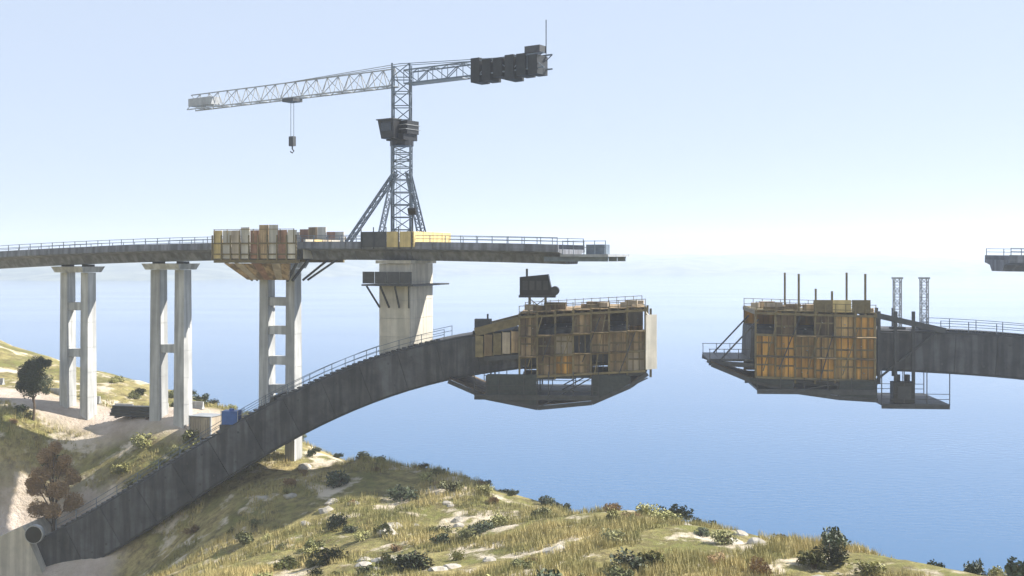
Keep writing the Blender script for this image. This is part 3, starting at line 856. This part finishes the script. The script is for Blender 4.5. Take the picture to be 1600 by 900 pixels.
# bulkhead: sunlit pale end boards
for i in range(4):
    MB().box((b1 + 0.35, -3.3 + 2.2 * i, (zt1 + zb1) / 2 + 0.4), (0.16, 2.1, (zt1 - zb1) * 0.82)).build('end_board', CREAM, tl)
MB().box((b1 + 0.62, -4.55, (zt1 + zb1) / 2 + 0.2), (1.5, 0.14, (zt1 - zb1) * 0.9), Matrix.Rotation(math.radians(38), 3, 'Z')).build('added_sun_board', CREAM, tl)  # added board turned to the sun, its cream colour standing for sunlight
for t in (-3.9, 3.9):
    MB().bar((b1 + 0.6, t, zb1 - 0.4), (b1 + 0.6, t, zt1 + 0.5), 0.24).build('end_soldier', OLIVE, tl)
# tail beams running back along the rib
s_t0 = ARCH.at(742, 0, -4.2)[0]
for t in (-3.9, 3.9):
    MB().bar((s_t0, t, zz(s_t0) + 2.5), (a1 + 1, t, zz(a1) + 3.4), 0.5, 0.9).build('tail_beam', OLIVE, tl)
    MB().bar((s_t0 + 1, t - 0.1, zz(s_t0) - 0.4), (a1 + 1, t - 0.1, zz(a1) - 0.6), 0.3, 0.5).build('tail_beam', DARKST, tl)
    for i in range(5):
        s_ = s_t0 + (a1 - s_t0) * i / 5
        MB().bar((s_, t - math.copysign(0.02, t), zz(s_) + 2.2), (s_ + 1.2, t, zz(s_) - 0.6), 0.14).build('brace', OLIVE, tl)
for i in range(5):
    s_ = s_t0 + (a1 - s_t0) * (i + 0.5) / 5
    MB().box((s_, -4.25, zz(s_) + 0.9), ((a1 - s_t0) / 5 - 0.12, 0.14, 2.3)).build('flank_panel', [OLIVE, PLY, OLIVE, BEIGE, PLY][i], tl)

# dark machine on its stand on the brown traveller
sm, zm = ARCH.at(840, 447, -2.0)
gs = thing('winch_house', 'black winch house on a braced stand over the brown form traveller', 'winch', ARCH.world(sm, -2.0, 0), ARCH.ang)
zfl = zt1 + 0.42 + zz(sm) - zr1
for x in (-1.1, 1.1):
    for y in (-0.9, 0.9):
        MB().bar((x * 0.8, y, zfl), (x * 0.8, y, zm - 1.2), 0.16).build('stand_leg', OLIVE, gs)
    MB().bar((x * 0.8, -0.9, zfl), (-x * 0.8, -0.9, zm - 1.3), 0.09).build('brace', OLIVE, gs)
MB().box((0, 0, zm - 1.1), (4.0, 2.6, 0.24)).build('base_frame', DARKST, gs)
hs = MB().hexa([(-1.9, -1.1, zm - 0.98), (1.7, -1.1, zm - 0.98), (1.7, 1.1, zm - 0.98), (-1.9, 1.1, zm - 0.98)],
               [(-1.9, -1.1, zm + 1.0), (1.2, -1.1, zm + 1.3), (1.2, 1.1, zm + 1.3), (-1.9, 1.1, zm + 1.0)]).build('housing', BLACK, gs)
for i in range(4):
    MB().box((-1.3 + 0.75 * i, -1.13, zm + 0.1), (0.55, 0.06, 1.0)).build('louvre_door', DARKST, hs)
MB().tube([(-1.2, 0.3, zm + 1.0), (-1.2, 0.3, zm + 1.9)], 0.12, 8).build('exhaust_pipe', DARKST, gs)
MB().tube([(1.9, -0.9, zm - 0.5), (1.9, 0.9, zm - 0.5)], 0.5, 14).build('rope_drum', DARKST, gs)

tr2, a2, b2_, zt2, zb2, zr2 = traveller('ochre panelled form traveller with tall posts at the tip of the arch over the lake',
    cr, dcr, thR, (1180, 1366, 1275), OCHRE, OLIVE, {(0, 2), (2, 2)}, True, 6,
    dict(ytop=492, ybot=592, floor=OLIVE, hang=(1182, 1366, 609), hull=[(1112, 570), (1170, 594), (1240, 612), (1310, 622), (1372, 626)],
         pick=lambda i, j, q: OCHRE if i >= 5 or q < 0.45 else (DPLY if j == 2 and q < 0.8 else TAN)))
# forward nose platform
sn0 = ARCH.at(1108, 0, -4.2)[0]
zn = ARCH.at(1140, 563, -4.2)[1]
for i in range(4):
    x = sn0 + (a2 - sn0) * (i + 0.5) / 4
    MB().box((x, 0, zn), ((a2 - sn0) / 4 - 0.05, 8.0, 0.25)).build('nose_floor', DARKST, tr2)
for t in (-3.9, 3.9):
    MB().bar((sn0, t, zn - 0.32), (a2 + 1, t, zn - 0.6), 0.3, 0.5).build('nose_beam', DARKST, tr2)
    MB().bar((sn0 + 1.2, t, zn), (a2 + 0.4, t, zt2 - 0.5), 0.16).build('nose_stay', DARKST, tr2)
    for i in range(4):
        x = sn0 + 0.1 + (a2 - sn0 - 0.3) * i / 3
        MB().bar((x, t, zn), (x, t, zn + 1.2), 0.07).build('guard_post', DARKST, tr2)
    MB().bar((sn0, t, zn + 1.15), (a2, t, zn + 1.15), 0.06).build('guard_rail', DARKST, tr2)
for px, top in ((1248, 428), (1352, 428), (1300, 455)):
    s_, z_ = ARCH.at(px, top, -4.4)
    for t in (-4.4, 4.4):
        MB().bar((s_, t, zt2), (s_, t, z_), 0.2).build('tall_post', OLIVE, tr2)
for i in range(3):
    s_ = ARCH.at(1285 + 30 * i, 0, -4.4)[0]
    MB().box((s_, -4.6, zt2 + 0.95), (1.9, 0.08, 1.3)).build('toe_screen', [OLIVE, YELL, OLIVE][i], tr2)
# rear frame of this traveller, dark
for px in (1374, 1400, 1428):
    s_ = ARCH.at(px, 0, -4.2)[0]
    for t in (-4.0, 4.0):
        MB().bar((s_, t, zb2 - 0.5), (s_, t, zt2 + 0.4), 0.3).build('rear_post', DARKST, tr2)
sr0, sr1 = ARCH.at(1368, 0, -4.2)[0], ARCH.at(1478, 0, -4.2)[0]
for t in (-4.0, 4.0):
    MB().bar((sr0, t, zt2 + 0.0), (sr1, t, float(cr(sr1)) + 2.35), 0.4, 0.6).build('rear_beam', DARKST, tr2)
    MB().bar((sr0, t, zb2 - 0.2), (sr1 - 1, t, float(cr(sr1)) + 2.1), 0.2).build('rear_brace', DARKST, tr2)
zpl = ARCH.at(1430, 632, -4.2)[1]
sp0, sp1 = ARCH.at(1376, 0, -4.2)[0], ARCH.at(1482, 0, -4.2)[0]
for i in range(4):
    x = sp0 + (sp1 - sp0) * (i + 0.5) / 4
    MB().box((x, 0, zpl), ((sp1 - sp0) / 4 - 0.05, 9.6, 0.22)).build('hanging_floor', DARKST, tr2)
for t in (-4.6, 4.6):
    MB().bar((sp0, t, zpl - 0.26), (sp1, t, zpl - 0.26), 0.2, 0.3).build('floor_beam', DARKST, tr2)
    for i in range(4):
        x = sp0 + (sp1 - sp0) * i / 3
        MB().bar((x, t, zpl), (x, t, float(cr(x)) - 1.8), 0.08).build('hanger', DARKST, tr2)
    for hh in (0.6, 1.15): MB().bar((sp0, t, zpl + hh), (sp1, t, zpl + hh), 0.06).build('guard_rail', DARKST, tr2)
sb_, zb_ = ARCH.at(1410, 600, -3.9)
jk = thing('jacking_unit', 'black jacking unit on the hanging floor behind the ochre form traveller', 'machine', ARCH.world(sb_, -3.9, 0), ARCH.ang)
MB().box((0, 0, zpl + 1.25), (2.2, 1.4, 2.2)).build('housing', BLACK, jk)
MB().tube([(-0.5, 0, zpl + 2.35), (-0.5, 0, zpl + 3.1)], 0.28, 12).build('cylinder', BLACK, jk)
MB().tube([(0.5, 0, zpl + 2.35), (0.5, 0, zpl + 3.1)], 0.28, 12).build('cylinder', BLACK, jk)
MB().box((0.0, -0.74, zpl + 1.3), (1.4, 0.08, 1.3)).build('door', DARKST, jk)
# pale hoist masts on the arch behind that traveller
for px, lab in ((1402, 'grey lattice hoist mast standing on the arch against the ochre form traveller'), (1444, 'grey lattice hoist mast on the arch further behind the ochre form traveller')):
    s_, z_ = ARCH.at(px, 436, -1.5)
    r_ = thing('hoist_mast', lab, 'mast', ARCH.world(s_, -1.5, 0), ARCH.ang)
    zb3 = float(cr(s_)) + thR(s_) / 2
    MB().lattice((0, 0, zb3 + 0.2), (0, 0, z_), 0.7, 8, 0.09, 0.06).build('lattice', PALEST, r_)
    MB().b2(-0.7, 0.7, -0.7, 0.7, zb3 - 0.05, zb3 + 0.25).build('base_plate', DARKST, r_)
    MB().box((0, 0, z_ + 0.1), (1.0, 0.9, 0.2)).build('head_plate', PALEST, r_)

# kit on the arch back
def on_arch(px, t):
    s_ = ARCH.at(px, 0, t)[0]
    return s_, float(cl(s_)) + thL(s_) / 2, math.atan(float(dcl(s_)))
s_, z_, sl_ = on_arch(755, -2.4)
g2 = thing('generator', 'small dark generator on the arch just below the brown form traveller', 'generator', ARCH.world(s_, -2.4, z_), ARCH.ang)
MB().b2(-0.9, 0.9, -0.6, 0.6, 0.25, 1.55).build('housing', DARKST, g2)
MB().b2(-1.1, 1.1, -0.7, 0.7, -0.25, 0.25).build('skid', BLACK, g2)
MB().tube([(0.5, 0, 1.55), (0.5, 0, 2.1)], 0.1, 8).build('exhaust_pipe', BLACK, g2)
s_, z_, sl_ = on_arch(362, -2.6)
g3 = thing('water_tank', 'blue plastic water tank in a frame on the lower arch', 'tank', ARCH.world(s_, -2.6, z_), ARCH.ang)
MB().b2(-0.9, 0.9, -0.7, 0.7, 0.5, 2.0).build('tank', BLUEP, g3)
MB().b2(-1.1, 1.1, -0.85, 0.85, -0.8, 0.48).build('plinth', DARKST, g3)
for x in (-0.95, 0.95):
    for y in (-0.76, 0.76): MB().bar((x, y, 0.48), (x, y, 2.1), 0.07).build('frame_post', PALEST, g3)
MB().tube([(0, 0, 2.0), (0, 0, 2.2)], 0.28, 12).build('lid', BLUEP, g3)
s_, z_, sl_ = on_arch(440, -1.5)
g4 = thing('anchor_frame', 'dark steel anchor frame on the arch in front of the ladder pier', 'frame', ARCH.world(s_, -0.3, z_), ARCH.ang)
for i in range(4):
    MB().bar((-2.2, -2.4 + 1.7 * i, -0.9), (1.4, -2.4 + 1.7 * i, 0.75), 0.35, 0.5).build('anchor_beam', DARKST, g4)
MB().bar((-0.6, -2.9, 0.35), (-0.6, 3.2, 0.35), 0.4, 0.45).build('cross_beam', DARKST, g4)

for k_, (ss, tt, lab) in enumerate([(DECK.at(520, 0, -3)[0], -2.6, 'rusty reinforcement bundle on the deck beside the flared pier head'), (DECK.at(745, 0, -3)[0], -2.4, 'rusty reinforcement bundle on the deck past the crane pier')]):
    pz = DECK.world(ss, tt, ztop(ss))
    rb = thing('rebar_bundle', lab, 'rebar', pz, DECK.ang)
    rr = random.Random(k_)
    for x in (-1.6, 1.6): MB().b2(x - 0.1, x + 0.1, -0.6, 0.6, 0.0, 0.2).build('bearer', WOOD, rb)
    for i in range(14):
        y = -0.5 + 1.0 * (i % 7) / 6; z = 0.25 + 0.10 * (i // 7)
        MB().bar((-2.6 + rr.uniform(-.3, .3), y, z), (2.6 + rr.uniform(-.3, .3), y + rr.uniform(-.1, .1), z), 0.09).build('bar', RUST, rb)

# ---------------------------------------------------------------- site things on the bench
def ground_thing(name, label, cat, p, rz=0.0, sink=0.15, group=None):
    return thing(name, label, cat, (p.x, p.y, hz(p.x, p.y) - sink), rz, group)
p = W(322, 668, 134)
st_ = ground_thing('site_container', 'beige site container on the bench behind the arch', 'container', p, -0.35, 0.25)
bx = MB().b2(-1.5, 1.5, -1.2, 1.2, 0.2, 2.7).build('body', BEIGE, st_)
for i in range(9): MB().b2(-1.4 + 0.35 * i - 0.07, -1.4 + 0.35 * i + 0.07, -1.26, -1.19, 0.35, 2.55).build('corrugation', BEIGE, bx)
for x in (-1.5, 1.5):
    for y in (-1.2, 1.2): MB().b2(x - 0.09, x + 0.09, y - 0.09, y + 0.09, 0.0, 2.78).build('corner_post', PALEST, st_)
MB().b2(-1.6, 1.6, -1.3, 1.3, 2.78, 2.86).build('roof', PALEST, st_)
p = W(212, 640, 139)
sb = ground_thing('steel_beam_stack', 'stack of dark steel beams beside the haul road', 'beam stack', p, -0.25, 0.1)
for j in range(3):
    for i in range(4 - j):
        y = -0.75 + 0.5 * i + 0.25 * j; z0 = 0.25 + 0.42 * j
        m = MB(); m.b2(-3.2, 3.2, y - 0.2, y + 0.2, z0, z0 + 0.05); m.b2(-3.2, 3.2, y - 0.2, y + 0.2, z0 + 0.35, z0 + 0.4); m.b2(-3.2, 3.2, y - 0.03, y + 0.03, z0 + 0.05, z0 + 0.35)
        m.build('beam', DARKST, sb)
for x in (-2.2, 0, 2.2): MB().b2(x - 0.12, x + 0.12, -1.1, 1.1, 0.0, 0.24).build('bearer', WOOD, sb)
for i in range(7):
    p = Vector((-72 + 5.2 * i, 31 - 2.0 * i + random.uniform(-0.3, 0.3), 0))
    m = MB(); zg = hz(p.x, p.y) - 0.1
    m.hexa([(-1.4, -0.3, 0), (1.4, -0.3, 0), (1.4, 0.3, 0), (-1.4, 0.3, 0)], [(-1.4, -0.22, 0.3), (1.4, -0.22, 0.3), (1.4, 0.22, 0.3), (-1.4, 0.22, 0.3)])
    m.hexa([(-1.4, -0.15, 0.3), (1.4, -0.15, 0.3), (1.4, 0.15, 0.3), (-1.4, 0.15, 0.3)], [(-1.4, -0.09, 0.95), (1.4, -0.09, 0.95), (1.4, 0.09, 0.95), (-1.4, 0.09, 0.95)])
    o = m.build('concrete_barrier', CONC); o.location = (p.x, p.y, zg); o.rotation_euler = (0, 0, -0.36 + random.uniform(-0.08, 0.08))
    tag(o, 'low pale concrete barrier along the haul road edge', 'barrier', 'barriers along the haul road')

# ---------------------------------------------------------------- vegetation
def leaf_cloud(name, m, r, n_, size, seed, flat=0.75, clumps=9, hole=0.25):
    rnd = random.Random(seed); v = []; f = []
    cs = []
    for _ in range(clumps):
        a = rnd.uniform(0, 2 * math.pi); q = rnd.uniform(0.15, 0.75) * r
        cs.append((Vector((math.cos(a) * q, math.sin(a) * q, rnd.uniform(0.25, 1.15) * r * flat)), rnd.uniform(0.28, 0.5) * r))
    for _ in range(n_):
        c, cr_ = rnd.choice(cs)
        d = Vector((rnd.gauss(0, 1), rnd.gauss(0, 1), rnd.gauss(0, 0.8))).normalized()
        p = c + d * cr_ * (rnd.random() ** 0.4)
        if p.z < 0.02 * r: p.z = rnd.uniform(0.02, 0.15) * r
        u = Vector((rnd.gauss(0, 1), rnd.gauss(0, 1), rnd.gauss(0, 1))).normalized()
        w_ = u.orthogonal().normalized(); s = size * rnd.uniform(0.6, 1.4)
        b0 = len(v)
        v += [tuple(p - u * s), tuple(p + w_ * s * 0.5), tuple(p + u * s), tuple(p - w_ * s * 0.5)]
        f.append((b0, b0 + 1, b0 + 2, b0 + 3))
    me_ = bpy.data.meshes.new(name); me_.from_pydata(v, [], f); me_.materials.append(m); return me_
def stem_mesh(name, r, k_, seed):
    rnd = random.Random(seed); m = MB()
    for i in range(k_):
        a = rnd.uniform(0, 6.28); e = Vector((math.cos(a) * r * 0.5, math.sin(a) * r * 0.5, r * rnd.uniform(0.5, 0.9)))
        m.tube([(0, 0, -0.2), e * 0.5 + Vector((0, 0, 0.1 * r)), e], [0.06 * r, 0.04 * r, 0.015 * r], 5)
    me_ = bpy.data.meshes.new(name); me_.from_pydata(m.v, [], m.f); me_.materials.append(WOOD); return me_
KINDS = [('dark', LEAF_D, 'dark evergreen shrub', 'dark evergreen shrubs'),
         ('olive', LEAF_O, 'olive green shrub', 'olive shrubs'),
         ('yellow', LEAF_Y, 'yellow green broom shrub', 'yellow green shrubs'),
         ('brown', LEAF_B, 'dried brown shrub', 'dried brown shrubs')]
SHM = {}
CREST = [tuple(cp[i, :2] * (1 - u) + cp[i + 1, :2] * u) for i in range(6) for u in (0.0, 0.2, 0.4, 0.6, 0.8)]
for i, (kn, m, _, _) in enumerate(KINDS):
    SHM[kn] = [(leaf_cloud('foliage', m, 1.0, 650, 0.11, 10 * i + q, flat=0.62, clumps=8 + 3 * q), stem_mesh('stem', 1.0, 5, 10 * i + q)) for q in range(3)]
def shrub(x, y, r, kind, label=None):
    kn, m, lab, grp = KINDS[kind]
    size = 'tall broad' if r > 1.1 else 'low rounded' if r > 0.75 else 'small'
    crest = min(math.hypot(x - c_[0], y - c_[1]) for c_ in CREST) < 5
    where = 'on the crest above the water' if crest else 'on the slope under the arch' if y > -22 and x < 0 else 'in the open dry grass' if y < -40 else 'on the middle of the dry slope'
    lab = f'{size} {lab} {where}'
    o_ = thing('shrub', label or lab, 'shrub', (x, y, hz(x, y) - 0.05), random.uniform(0, 6.28), None if label else f'{size} {grp} {where}')
    fm_, sm_ = random.choice(SHM[kn])
    sc = (r * random.uniform(0.85, 1.25), r * random.uniform(0.85, 1.25), r * random.uniform(0.75, 1.15))
    for nm, mm in (('foliage', fm_), ('stem', sm_)):
        c = bpy.data.objects.new(nm, mm); COL.objects.link(c); c.parent = o_; c.scale = sc
    return o_
def visible(x, y):
    d = y - CAM.y
    if d < 30: return False
    px = 800 + F * x / d; z = hz(x, y)
    py = HY + F * (CAM.z - z) / d
    return -60 < px < 1660 and py < 960 and z > 1.2
shr = random.Random(5)
cnt = 0
while cnt < 150:
    d = shr.uniform(52, 150); px = shr.uniform(-40, 1640)
    x = (px - 800) / F * d; y = CAM.y + d
    if not visible(x, y) or bare(x, y) > 0.4: continue
    ax_ = ARCH.world(0, 0); lt = (y - 2 + 0.08 * (x + 13))
    if abs(lt) < 5 and x < -24: continue
    if -62 < x < -22 and -25 < y < -4 and hz(x, y) > 6 and shr.random() < 0.6: continue
    q = shr.random()
    clump = mnoise.noise(Vector((x, y, 9)) * 0.06)
    kind = 0 if q < 0.28 + clump * 0.3 else 1 if q < 0.62 else 2 if q < 0.85 else 3
    r = shr.uniform(0.5, 1.25) if kind != 0 else shr.uniform(0.7, 1.7)
    shrub(x, y, r, kind); cnt += 1
# darker shore shrubs along the crest above the water
for i in range(64):
    t = (i / 63) ** 0.8 * 0.98 + shr.uniform(-0.01, 0.01)
    pts = cp[:7, :2]
    k_ = min(5, max(0, int(t * 6))); u = t * 6 - k_
    q = pts[k_] * (1 - u) + pts[k_ + 1] * u + np.array([0.75, 0.65]) * shr.uniform(-2.0, 1.2)
    if visible(q[0], q[1]): shrub(float(q[0]), float(q[1]), shr.uniform(0.45, 1.0), 0 if shr.random() < 0.55 else 1)
for px, py, d in [(190, 720, 131), (225, 712, 133), (250, 728, 130), (205, 738, 129), (280, 716, 131), (300, 705, 133)]:
    q = W(px, py, d); shrub(q.x, q.y, shr.uniform(1.1, 1.7), 2, 'large yellow green broom shrub on the bank between arch and haul road')['group'] = 'broom behind the arch'

cnt = 0
while cnt < 46:
    x = shr.uniform(-64, -28); y = shr.uniform(3, 42)
    if abs(y - 2 + 0.08 * (x + 13)) < 6 or bare(x, y) > 0.35 or not visible(x, y): continue
    kn = shr.choice((0, 1, 1, 2, 2)); r = shr.uniform(0.6, 1.3)
    o_ = shrub(x, y, r, kn); cnt += 1
    nm = ('dark evergreen', 'olive green', 'yellow green broom')[kn]; sz_ = 'tall broad' if r > 1.0 else 'low'
    o_['label'] = f'{sz_} {nm} shrub on the bank behind the arch near the haul road'; o_['group'] = f'{sz_} {nm} shrubs behind the arch'

# trees behind the arch foot
def tree(label, x, y, H, leafm, seed, crown):
    rnd = random.Random(seed)
    z0 = hz(x, y) - 0.3
    root = thing('tree', label, 'tree', (x, y, z0), 0)
    m = MB()
    m.tube([(0, 0, 0), (0.15, 0, H * 0.25), (-0.1, 0.1, H * 0.5), (0.1, 0, H * 0.85)], [0.035 * H * 0.6, 0.024 * H * 0.7, 0.016 * H * 0.7, 0.004 * H], 9)
    clumps = []
    for (cx_, cy_, cz, cr_) in crown:
        m.tube([(0, 0, cz * H * 0.55), (cx_ * H * 0.5, cy_ * H * 0.5, cz * H * 0.8), (cx_ * H, cy_ * H, cz * H)], [0.009 * H, 0.006 * H, 0.002 * H], 6)
        clumps.append((Vector((cx_ * H, cy_ * H, cz * H)), cr_ * H * 1.3))
    m.build('trunk', WOOD, root)
    for c, cr_ in list(clumps):
        for _ in range(3):
            clumps.append((c + Vector((rnd.gauss(0, 1), rnd.gauss(0, 1), rnd.gauss(0, 0.8))).normalized() * cr_ * rnd.uniform(0.6, 1.05), cr_ * rnd.uniform(0.3, 0.6)))
    v = []; f = []
    for c, cr_ in clumps:
        for _ in range(int(2200 * (cr_ / 1.5) ** 1.6) + 120):
            d = Vector((rnd.gauss(0, 1), rnd.gauss(0, 1), rnd.gauss(0, 0.85))).normalized()
            p = c + d * cr_ * (rnd.random() ** 0.45) * (1 + 0.3 * mnoise.noise(d * 2.2 + c))
            u = Vector((rnd.gauss(0, 1), rnd.gauss(0, 1), rnd.gauss(0, 1))).normalized()
            w_ = u.orthogonal().normalized(); s = rnd.uniform(0.06, 0.13); b0 = len(v)
            v += [tuple(p - u * s), tuple(p + w_ * s * 0.55), tuple(p + u * s), tuple(p - w_ * s * 0.55)]; f.append((b0, b0 + 1, b0 + 2, b0 + 3))
    mm = MB(); mm.v = v; mm.f = f
    mm.build('crown', leafm, root)
    return root
q = W(82, 780, 127)
tree('rusty brown leafed tree rising behind the arch footing', q.x, q.y, 12.0, LEAF_B, 3,
     [(-0.15, 0, 0.36, 0.07), (0.19, 0.05, 0.42, 0.07), (0.05, -0.12, 0.38, 0.06), (-0.17, 0.05, 0.56, 0.075), (0.10, -0.08, 0.57, 0.08), (-0.02, 0.1, 0.52, 0.07), (0.18, 0.03, 0.66, 0.06),
      (-0.10, -0.06, 0.70, 0.07), (0.03, 0.06, 0.74, 0.08), (0.12, 0, 0.82, 0.055), (-0.06, 0.0, 0.88, 0.06), (0.04, -0.03, 0.96, 0.05)])
q = W(52, 690, 138)
tree('dark green tree topping the brown tree beside the haul road', q.x, q.y, 8.0, LEAF_D, 4,
     [(-0.06, 0, 0.55, 0.13), (0.1, 0.05, 0.6, 0.13), (0, -0.05, 0.75, 0.15), (-0.1, 0.03, 0.78, 0.12), (0.08, 0, 0.9, 0.11)])

# rocks
def rock_mesh(seed):
    import bmesh
    bm = bmesh.new(); bmesh.ops.create_icosphere(bm, subdivisions=2, radius=1)
    for v in bm.verts:
        k_ = 1 + 0.35 * mnoise.noise(v.co * 1.3 + Vector((seed * 3.1, 0, 0))) + 0.15 * mnoise.noise(v.co * 3.1 + Vector((0, seed, 0)))
        v.co *= k_; v.co.z *= 0.65
    me_ = bpy.data.meshes.new('rock'); bm.to_mesh(me_); bm.free(); me_.materials.append(ROCK); return me_
RM = [rock_mesh(i) for i in range(4)]
cnt = 0
while cnt < 60:
    d = shr.uniform(55, 128); px = shr.uniform(200, 1640)
    x = (px - 800) / F * d; y = CAM.y + d
    if not visible(x, y) or mnoise.noise(Vector((x, y, 2)) * 0.07) < -0.05: continue
    if abs(y - 2 + 0.08 * (x + 13)) < 5 and x < -24: continue
    o_ = bpy.data.objects.new('boulder', RM[cnt % 4]); COL.objects.link(o_)
    s = shr.uniform(0.3, 0.95)
    o_.location = (x, y, hz(x, y) - 0.1 * s); o_.rotation_euler = (shr.uniform(-.2, .2), shr.uniform(-.2, .2), shr.uniform(0, 6.28)); o_.scale = (s * shr.uniform(0.8, 1.5), s, s * shr.uniform(0.7, 1.1))
    sz_ = 'big pale' if s > 0.7 else 'pale' if s > 0.5 else 'small pale'
    wh_ = 'in the open dry grass' if y < -40 else 'on the slope under the arch' if y > -22 and x < 0 else 'on the middle of the dry slope'
    tag(o_, f'{sz_} weathered boulder half buried {wh_}', 'boulder', f'{sz_} boulders {wh_}'); cnt += 1

# dry grass
gr = random.Random(8); v = []; f = []
NT = 0
cand_d = np.array([gr.uniform(50, 150) for _ in range(60000)]); cand_px = np.array([gr.uniform(-60, 1660) for _ in range(60000)])
cX = (cand_px - 800) / F * cand_d; cY = CAM.y + cand_d
cB = hbase(cX, cY)
for x, y, b0_ in zip(cX, cY, cB):
    x = float(x); y = float(y)
    if b0_ < 1.5: continue
    den = mnoise.noise(Vector((x, y, 4)) * 0.18)
    if den < -0.05 or bare(x, y) > 0.45: continue
    d = y - CAM.y
    z = hz(x, y, float(b0_))
    if HY + F * (CAM.z - z) / d > 960: continue
    hgt = gr.uniform(0.25, 0.6) * (1 + den)
    for _ in range(6):
        a = gr.uniform(0, 6.28); lean = gr.uniform(0.1, 0.5) * hgt; wd = gr.uniform(0.018, 0.04)
        ca, sa_ = math.cos(a), math.sin(a); ox, oy = gr.uniform(-.2, .2), gr.uniform(-.2, .2)
        k_ = len(v)
        v += [(x + ox - sa_ * wd, y + oy + ca * wd, z - 0.05), (x + ox + sa_ * wd, y + oy - ca * wd, z - 0.05), (x + ox + ca * lean, y + oy + sa_ * lean, z + hgt)]
        f.append((k_, k_ + 1, k_ + 2))
mm = MB(); mm.v = v; mm.f = f
o = mm.build('dry_grass', GRASS)
o['kind'] = 'stuff'; o['label'] = 'dry yellow olive grass covering the hillside'; o['category'] = 'grass'

# ---------------------------------------------------------------- haze
hm = bpy.data.materials.new('haze_air'); hm.use_nodes = True
N = hm.node_tree.nodes; N.remove(N['Principled BSDF'])
vol = N.new('ShaderNodeVolumePrincipled')
vol.inputs['Color'].default_value = (0.84, 0.90, 1.0, 1)
vol.inputs['Density'].default_value = 0.00044
vol.inputs['Anisotropy'].default_value = 0.2
hm.node_tree.links.new(vol.outputs[0], N['Material Output'].inputs['Volume'])
hb = MB().b2(-3950, 3950, -450, 3950, -9.5, 118).build('haze', hm)
hb['kind'] = 'stuff'; hb['label'] = 'pale summer haze over the lake'; hb['category'] = 'haze'
